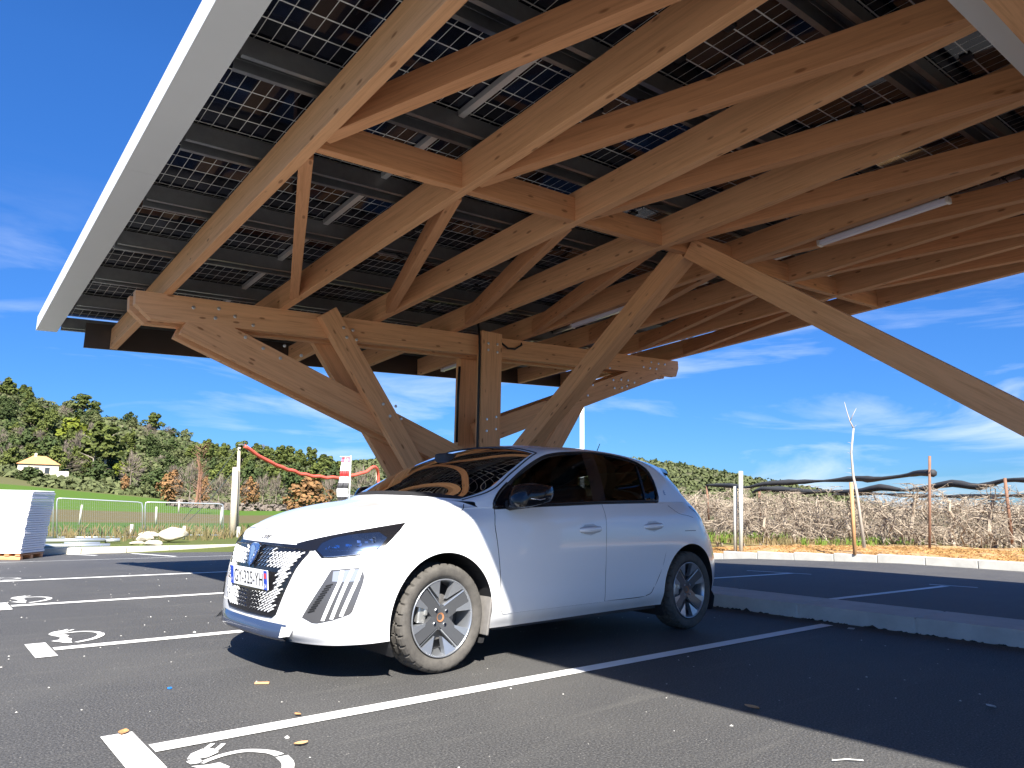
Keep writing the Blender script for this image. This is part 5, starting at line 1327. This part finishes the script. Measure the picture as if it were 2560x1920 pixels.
# young tree and its stake
b = MB(); D = 19.0
tp = [(2161, 1369), (2142, 1232), (2133, 1190), (2128, 1130), (2134, 1071)]
b.tube([at(u, v, D) for u, v in tp], [.045, .034, .030, .024, .020], 8); b.tube([at(2134, 1071, D), at(2125, 1053, D), at(2119, 1035, D), at(2111, 1005, D)], [.018, .014, .010, .004], 6); b.tube([at(2125, 1053, D), at(2133, 1036, D), at(2141, 1020, D)], [.012, .008, .003], 5)
for (u, v, du, dv_) in ((2130, 1110, -13, -5), (2131, 1137, -14, -6), (2130, 1172, -13, -2), (2131, 1184, -18, -3), (2134, 1071, 7, -8)): b.tube([at(u, v, D), at(u+du*.5, v+dv_*.7, D), at(u+du, v+dv_, D)], [.007, .005, .002], 4)
o = b.build('young_tree', M['palebark'], None, True); tag(o, 'thin leafless young tree taller than everything in the orchard', 'tree')
post_px('tree_stake', 2136, 1370, 2128, 1206, 18.7, .042, M['stake'], 'straight orange timber stake beside the thin young tree', 10, 'stake')
# lamp mast behind the car
b = MB(); p0 = at(1455, 1330, 21); b.tube([(0, 0, -.3), (0, 0, 4.2)], [.075, .062], 12); o = b.build('lamp_mast', M['fascia'], None, True); o.location = (p0.x, p0.y, -.2); tag(o, 'white metal mast rising behind the roof of the white car', 'mast')
# ---- things behind the pale kerb
M['tube_steel'] = mat('galvanised_fence_tube', (.60, .63, .63), .35, .7); M['wire'] = mat('thin_fence_wire', (.45, .47, .47), .5, .6)
def barrier(u0, u1, vt0, vt1, vb0, vb1, D0, D1, label, lean):
    q = [at(u0, vb0, D0), at(u1, vb1, D1), at(u1, vt1, D1), at(u0, vt0, D0)]; root = empty('fence_panel', q[0], 0, label, 'fence', 'wire fence panels behind the kerb')
    P = [p-q[0] for p in q]; fr_ = smooth_poly(P, .2, True, 170); f = MB()
    def rc(a_, c_, e_, r=.14): return [a_.lerp(c_, 1-r/(c_-a_).length), c_.lerp(a_, .04/(c_-a_).length)*.5+c_.lerp(e_, .04/(e_-c_).length)*.5, c_.lerp(e_, r/(e_-c_).length)]
    path = [P[0]] + rc(P[0], P[3], P[2]) + rc(P[3], P[2], P[1]) + [P[1]]
    f.tube(path, .021, 8); f.tube([P[0].lerp(P[3], .08), P[1].lerp(P[2], .08)], .019, 8); f.build('tube_frame', M['tube_steel'], root, True)
    w = MB()
    for k in range(1, 40): w.tube([P[0].lerp(P[1], k/40).lerp(P[3].lerp(P[2], k/40), .08), P[3].lerp(P[2], k/40)], .0022, 3, cap=False)
    for k in range(1, 9): w.tube([P[0].lerp(P[3], .08+.92*k/9), P[1].lerp(P[2], .08+.92*k/9)], .0022, 3, cap=False)
    w.build('wire_mesh', M['wire'], root)
barrier(-62, 133, 1236, 1246, 1352, 1352, 25.2, 25.6, 'wire fence panel partly hidden by the white stack', 0)
barrier(142, 356, 1245, 1256, 1352, 1350, 25.6, 26, 'middle wire fence panel behind the metal tubes', 0)
barrier(363, 558, 1255, 1260, 1345, 1345, 26, 26.4, 'wire fence panel behind the big pale boulder', 0)
M['stone'] = concrete('pale_limestone', (.52, .465, .36), .14)
def rock(u, vt, vb, D, wpx, label, seed, flatv=.75):
    r = random.Random(seed); p = at(u, vb, D); w = wpx/FPX*D/2; h = (at(u, vt, D).z-p.z)
    bm = bmesh.new()
    for _ in range(26):
        d = Vector((r.gauss(0, 1), r.gauss(0, 1), r.gauss(0, 1))).normalized(); bm.verts.new((d.x*w, d.y*w*.75, h*.45+d.z*h*.55))
    bmesh.ops.convex_hull(bm, input=bm.verts[:]); 
    bmesh.ops.delete(bm, geom=[v for v in bm.verts if not v.link_faces], context='VERTS'); bmesh.ops.bevel(bm, geom=bm.edges[:], offset=.02, segments=1, affect='EDGES')
    me = bpy.data.meshes.new('boulder'); bm.to_mesh(me); bm.free(); me.materials.append(M['stone']); o = bpy.data.objects.new('boulder', me); COL.objects.link(o); o.location = p; return tag(o, label, 'boulder')
rock(432, 1316, 1352, 22.8, 66, 'biggest pale boulder on the grass in front of the fence', 3); rock(362, 1332, 1357, 22.3, 40, 'pale middle boulder between the big boulder and the metal tubes', 5); rock(384, 1349, 1368, 21.6, 42, 'low pointed pale boulder nearest the kerb', 8); rock(342, 1352, 1362, 22.0, 36, 'flat pale slab of rock at the end of the metal tubes', 12); rock(372, 1328, 1345, 24, 46, 'partly hidden pale boulder behind the middle one', 15)
for (u0, v0, u1, v1, D0, lab) in ((105, 1352, 262, 1350, 22.3, 'longest metal tube lying at the back of the grass verge'), (105, 1365, 275, 1364, 21.3, 'metal tube lying on the grass closest to the kerb'), (262, 1352, 300, 1350, 22.4, 'short metal tube end lying right of the longest tube'), (160, 1358, 250, 1358, 21.8, 'thin metal tube lying between the two long tubes')):
    b = MB(); p0, p1 = at(u0, v0, D0), at(u1, v1, D0); b.tube([Vector((0, 0, 0)), p1-p0], .055 if 'thin' not in lab else .035, 10); o = b.build('metal_tube', M['tube_steel'], None, True); o.location = p0; tag(o, lab, 'tube')
# stack of white sheets on a pallet
Dp = 18.9; p = at(20, 1388, Dp); px_m = Dp/FPX; pr = at(40, 1388, Dp); ax = Vector((cam_r.x, cam_r.y, 0)).normalized(); ay = Vector((-ax.y, ax.x, 0)); cp_ = pr - ax*.62 + ay*.5; zg = gz(cp_.x, cp_.y)
ST_ = empty('sheet_stack', (cp_.x, cp_.y, zg), math.atan2(ax.y, ax.x)+.1, 'tall stack of white sheets on a wooden pallet, cut by the picture edge', 'stack'); b = MB(); n_ = 26; hh = 1.30
r = random.Random(2)
for k in range(n_):
    z = .13+hh*k/n_; lean = .10*k/n_; b.box((lean+r.uniform(-.008, .008), r.uniform(-.01, .01), z+hh/n_/2), (1.20, .95, hh/n_-.007), bev=.006)
b.build('white_sheets', mat('white_sheet_edges', (.78, .78, .80), .5), ST_)
b = MB(); b.box((.12, 0, .13+hh+.02), (1.15, .9, .05), bev=.02); b.build('plastic_cover', mat('white_plastic', (.82, .82, .83), .35), ST_, True)
b = MB()
for y in (-.4, 0, .4): b.box((0, y, .04), (1.2, .1, .075))
for k in range(6): b.box((-.55+k*.22, 0, .10), (.1, .95, .022))
b.build('pallet', M['wood2'], ST_)
# timber pole with stays, red hose and second pole
D = 27.0
PO = empty('timber_pole', at(582, 1345, D), 0, 'tall split timber pole carrying the high end of the red hose', 'pole'); o0 = PO.location
M['polew'] = mat('grey_pole_wood', (.50, .44, .33), .85, noise=.25, nscale=4)
b = MB(); b.tube([Vector((0, 0, -.2)), at(589, 1168, D)-o0], [.13, .10], 10); b.build('pole_shaft', M['polew'], PO, True); b = MB(); b.tube([at(590, 1345, D+.2)-o0, at(598, 1118, D+.2)-o0], [.085, .05], 8); b.build('pole_shaft', M['polew'], PO, True)
b = MB(); b.tube([at(598, 1114, D)-o0, at(505, 1240, D+2)-o0, at(458, 1300, D+4)-o0], .012, 4); b.tube([at(590, 1172, D)-o0, at(520, 1255, D+1)-o0, at(468, 1305, D+2)-o0], .012, 4); b.tube([at(596, 1113, D)-o0, at(605, 1111, D)-o0, at(612, 1114, D)-o0], .03, 6); b.build('stay_wires', M['galv'], PO)
M['hose'] = mat('red_cable_sleeve', (.72, .115, .075), .5)
hp = [(611, 1115), (628, 1126), (645, 1139), (660, 1147), (678, 1156), (690, 1163), (706, 1168), (720, 1175), (735, 1177), (750, 1185), (765, 1186), (782, 1191), (800, 1191), (816, 1195), (832, 1193), (848, 1195), (868, 1190), (886, 1188), (903, 1183), (915, 1180), (928, 1170), (936, 1167), (942, 1172), (945, 1184), (947, 1245)]
b = MB(); b.tube(smooth_poly([at(u, v, 27+6*i/24) for i, (u, v) in enumerate(hp)], .12, False, 170), .068, 8); o = b.build('hanging_hose', M['hose'], None, True); tag(o, 'red ribbed cable sleeve hanging between two poles behind the bonnet', 'hose')
post_px('timber_pole', 941, 1262, 944, 1176, 33.2, .07, M['polew'], 'short timber pole under the low end of the red hose', 8, 'pole')
post_px('marker_post', 595, 1344, 597, 1317, 26.5, .06, M['postw'], 'short pale post at the foot of the tall timber pole'); post_px('marker_post', 460, 1335, 461, 1315, 25, .045, M['postw'], 'short pale post behind the right end of the big boulder'); post_px('marker_post', 328, 1327, 330, 1311, 27, .05, M['postw'], 'short pale post left of the boulders'); post_px('marker_post', 199, 1302, 205, 1262, 34, .035, M['postw'], 'thin pale post seen through the middle fence panel'); post_px('marker_post', 390, 1303, 391, 1267, 40, .05, M['postw'], 'thin pale post seen through the fence above the big boulder'); post_px('marker_post', 447, 1277, 448, 1252, 60, .05, M['postw'], 'thin far post in the field below the grey leafless tree'); post_px('marker_post', 552, 1304, 556, 1268, 36, .06, M['postw'], 'pale post touching the end of the right fence panel')
b = MB(); q0 = at(494, 1262, 75); 
r = random.Random(4)
for k in range(5): b.tube([Vector((r.uniform(-.3, .3), r.uniform(-.3, .3), 0)), Vector((r.uniform(-.2, .2), 0, 3)), at(494+r.uniform(-3, 5), 1132+k*9, 75)-q0], [.09, .07, .03], 5)
for k in range(160):
    z = r.uniform(.3, 5.6); a_ = r.uniform(0, 6.28); L = r.uniform(.3, .9); c = Vector((.15*math.cos(a_), .15*math.sin(a_), z)); b.tube([c, c+Vector((math.cos(a_)*L, math.sin(a_)*L, L*.7))], [.016, .006], 3, cap=False)
o = b.build('dead_tree', M['rustpost'], None, False); o.location = q0; tag(o, 'thin rusty-brown dead tree rising in front of the hill', 'tree')
# striped flag
D = 30.0; FL = empty('striped_flag', at(872, 1275, D), 0, 'tall vertical flag in red, white and black bands', 'flag'); o0 = FL.location
b = MB(); b.tube([Vector((0, 0, 0)), at(877, 1139, D)-o0], [.035, .025], 8); b.tube([at(877, 1142, D)-o0, at(850, 1142, D)-o0], .02, 6); b.build('flag_pole', M['fascia'], FL, True)
bands = [(.0, .10, 1), (.10, .26, 0), (.26, .375, 2), (.375, .50, 0), (.50, .615, 3), (.615, .765, 0), (.765, .86, 3), (.86, .93, 0)]
Lx = [856, 854, 853, 851, 850.5, 850, 848, 846, 843, 842, 842, 843, 845, 846]; Rx = [876, 875, 874, 873, 872.5, 872, 871.5, 871, 870.5, 870, 870, 869, 868, 867]
b = MB(); rows, cs = 56, 8; G_ = []
for i in range(rows+1):
    f = i/rows*.93; j = f/.93*13; j0 = min(12, int(j)); t = j-j0; ul, ur = Lx[j0]+(Lx[j0+1]-Lx[j0])*t, Rx[j0]+(Rx[j0+1]-Rx[j0])*t
    for k in range(cs+1): G_.append(at(ul+(ur-ul)*k/cs, 1143+f*128, D+.05*math.sin(k*1.5+i*.2)+.02*math.sin(i*.9))-o0)
b.v = G_
for i in range(rows):
    f = (i+.5)/rows*.93; mi = [c for a_, e_, c in bands if a_ <= f < e_][0]
    for k in range(cs):
        m2 = mi
        if mi == 1 and k in (3, 5) : m2 = 0
        b.f.append((i*(cs+1)+k, i*(cs+1)+k+1, (i+1)*(cs+1)+k+1, (i+1)*(cs+1)+k)); b.m.append(m2)
b.build('flag_cloth', [mat('flag_white', (.80, .80, .82), .7), mat('flag_pink_red', (.72, .10, .16), .7), mat('flag_red', (.75, .03, .03), .7), mat('flag_black', (.045, .045, .05), .7)], FL, True)
# dark cabin roof with a white box behind the bonnet
D = 38; c0 = at(930, 1262, D); DK = empty('site_cabin', (c0.x, c0.y, -.6), az_u(930)-math.pi/2, 'dark blue-grey flat cabin showing just above the bonnet', 'cabin'); zt = at(930, 1239, D).z+.6
b = MB(); b.box((0, .6, zt/2), (2.6, 1.6, zt), bev=.03); b.build('cabin_body', mat('blue_grey_sheet', (.085, .11, .14), .5), DK); b = MB()
for k in range(5): b.box((-1.0+.5*k, -.21, zt-.16), (.10, .02, .28))
b.build('cabin_ribs', mat('dark_rib', (.03, .035, .04), .6), DK)
wb = empty('roof_box', at(922, 1238, D+.3), az_u(930)-math.pi/2, 'small white box standing on the dark cabin roof', 'box'); b = MB(); b.box((0, 0, .13), (.50, .4, .26), bev=.02); b.build('box_case', M['fascia'], wb); b = MB(); 
for k in range(4): b.box((.05+.06*k, -.205, .13), (.02, .012, .2))
b.build('box_louvre', M['galv'], wb)
# house on the field edge
D = 190; h0 = at(93, 1192, D); HS = empty('small_house', h0, az_u(93)-math.pi/2, 'small white house with an orange hipped tile roof below the wood', 'house'); k_ = D/FPX
w = 72*k_; wz = 26*k_; b = MB(); b.box((0, w*.3, wz/2-.5), (w, w*.6, wz+1)); b.build('wall', mat('cream_render', (.62, .56, .43), .9), HS)
b = MB(); e = .35; b.add([(-w/2-e, -e, wz), (w/2+e, -e, wz), (w/2+e, w*.6+e, wz), (-w/2-e, w*.6+e, wz), (-w*.16, w*.3, wz+18*k_), (w*.16, w*.3, wz+18*k_)], [(0, 1, 5, 4), (1, 2, 5), (2, 3, 4, 5), (3, 0, 4), (3, 2, 1, 0)]); b.build('roof', mat('orange_roof_tiles', (.50, .25, .105), .9, noise=.25, nscale=2.5), HS)
b = MB(); b.box((-w*.10, w*.3, wz+19*k_), (.5, .5, 1.0)); b.build('chimney', mat('cream_render2', (.58, .52, .40), .9), HS)
for x in (-.30, -.04, .22):
    b = MB(); b.box((x*w, -.03, wz*.52), (.9, .08, 1.3)); b.build('window', mat('dark_window', (.04, .045, .05), .3), HS)
b = MB(); b.box((w*.62, .6, .7), (2.2, 1.2, 1.4)); b.build('lean_to', M['postw'], HS)
# ---- litter on the asphalt
M['leafdry'] = mat('dry_leaf', (.42, .22, .09), .7, noise=.3, nscale=60); M['chip'] = mat('wood_chip', (.58, .33, .15), .7); M['bluebit'] = mat('blue_scrap', (.02, .18, .62), .4); M['white_bit'] = mat('pale_pebble', (.55, .54, .50), .8)
def ong(u, v):
    d = ray_dir(u, v); p = CAM+d*(-CAM.z/d.z); return p
def leaf(u, v, s, label, m, long=1.5, curl=.25):
    p = ong(u, v); r = random.Random(int(u)); n = 9; V, F = [], []
    for i in range(n+1):
        f = i/n; wd = math.sin(math.pi*f)**.8*.45
        for k in (-1, 0, 1): V.append(((f-.5)*s*long, k*wd*s, s*curl*(abs(k)*.5+.6*(f-.5)**2)+.004))
    for i in range(n): F += [(3*i, 3*i+1, 3*i+4, 3*i+3), (3*i+1, 3*i+2, 3*i+5, 3*i+4)]
    o = mesh_obj('fallen_leaf', V, F, m, None, True); o.location = (p.x, p.y, .003); o.rotation_euler = (0, 0, r.uniform(0, 6)); return tag(o, label, 'leaf')
leaf(308, 1836, .045, 'brown leaf lying on the near white end mark', M['leafdry']); leaf(744, 1790, .028, 'small brown leaf lying on the near white parking line', M['leafdry']); leaf(752, 1864, .04, 'pale crumpled leaf below the near white parking line', M['chip']); leaf(1880, 1773, .055, 'orange leaf on the sunlit asphalt beside the shadow edge', M['chip'])
leaf(2478, 1770, .04, 'pale leaf lying in the shade near the kerb', M['white_bit'])
def bit(name, u, v, d, m, label, rz=0, cat='scrap'):
    p = ong(u, v); b = MB(); b.box((0, 0, d[2]/2), d, bev=min(d)*.3); o = b.build(name, m); o.location = (p.x, p.y, .002); o.rotation_euler = (0, 0, rz); return tag(o, label, cat)
bit('wood_chip', 655, 1710, (.075, .022, .008), M['chip'], 'flat orange wood chip on the asphalt ahead of the car', -.55); bit('plastic_scrap', 424, 1723, (.018, .016, .008), M['bluebit'], 'tiny bright blue scrap on the asphalt', .4); bit('paper_scrap', 2128, 1572, (.075, .05, .003), M['white_bit'], 'grey paper scrap at the foot of the kerb beyond the line end', .3)
b = MB(); p = ong(2080, 1905); b.tube([Vector((0, 0, .006)), Vector((.05, -.035, .01)), Vector((.10, -.075, .006))], .0025, 5); o = b.build('straw', M['white_bit']); o.location = (p.x, p.y, 0); tag(o, 'single pale straw on the sunlit asphalt at the picture bottom', 'straw')
b = MB(); r = random.Random(31)
for _ in range(420):
    x, y = r.uniform(-4.5, 3.9), r.uniform(-4.2, 8); s = r.uniform(.003, .009)*(1.6 if r.random() < .06 else 1); h = s*.7
    b.add([(x+s*math.cos(q*1.257)*r.uniform(.6, 1.2), y+s*math.sin(q*1.257)*r.uniform(.6, 1.2), .001) for q in range(5)]+[(x, y, h)], [(q, (q+1) % 5, 5) for q in range(5)])
o = b.build('loose_grit', M['white_bit']); tag(o, 'pale loose grit scattered over the asphalt', 'grit', kind='stuff')
print('OBJECT COUNT', len(bpy.data.objects))
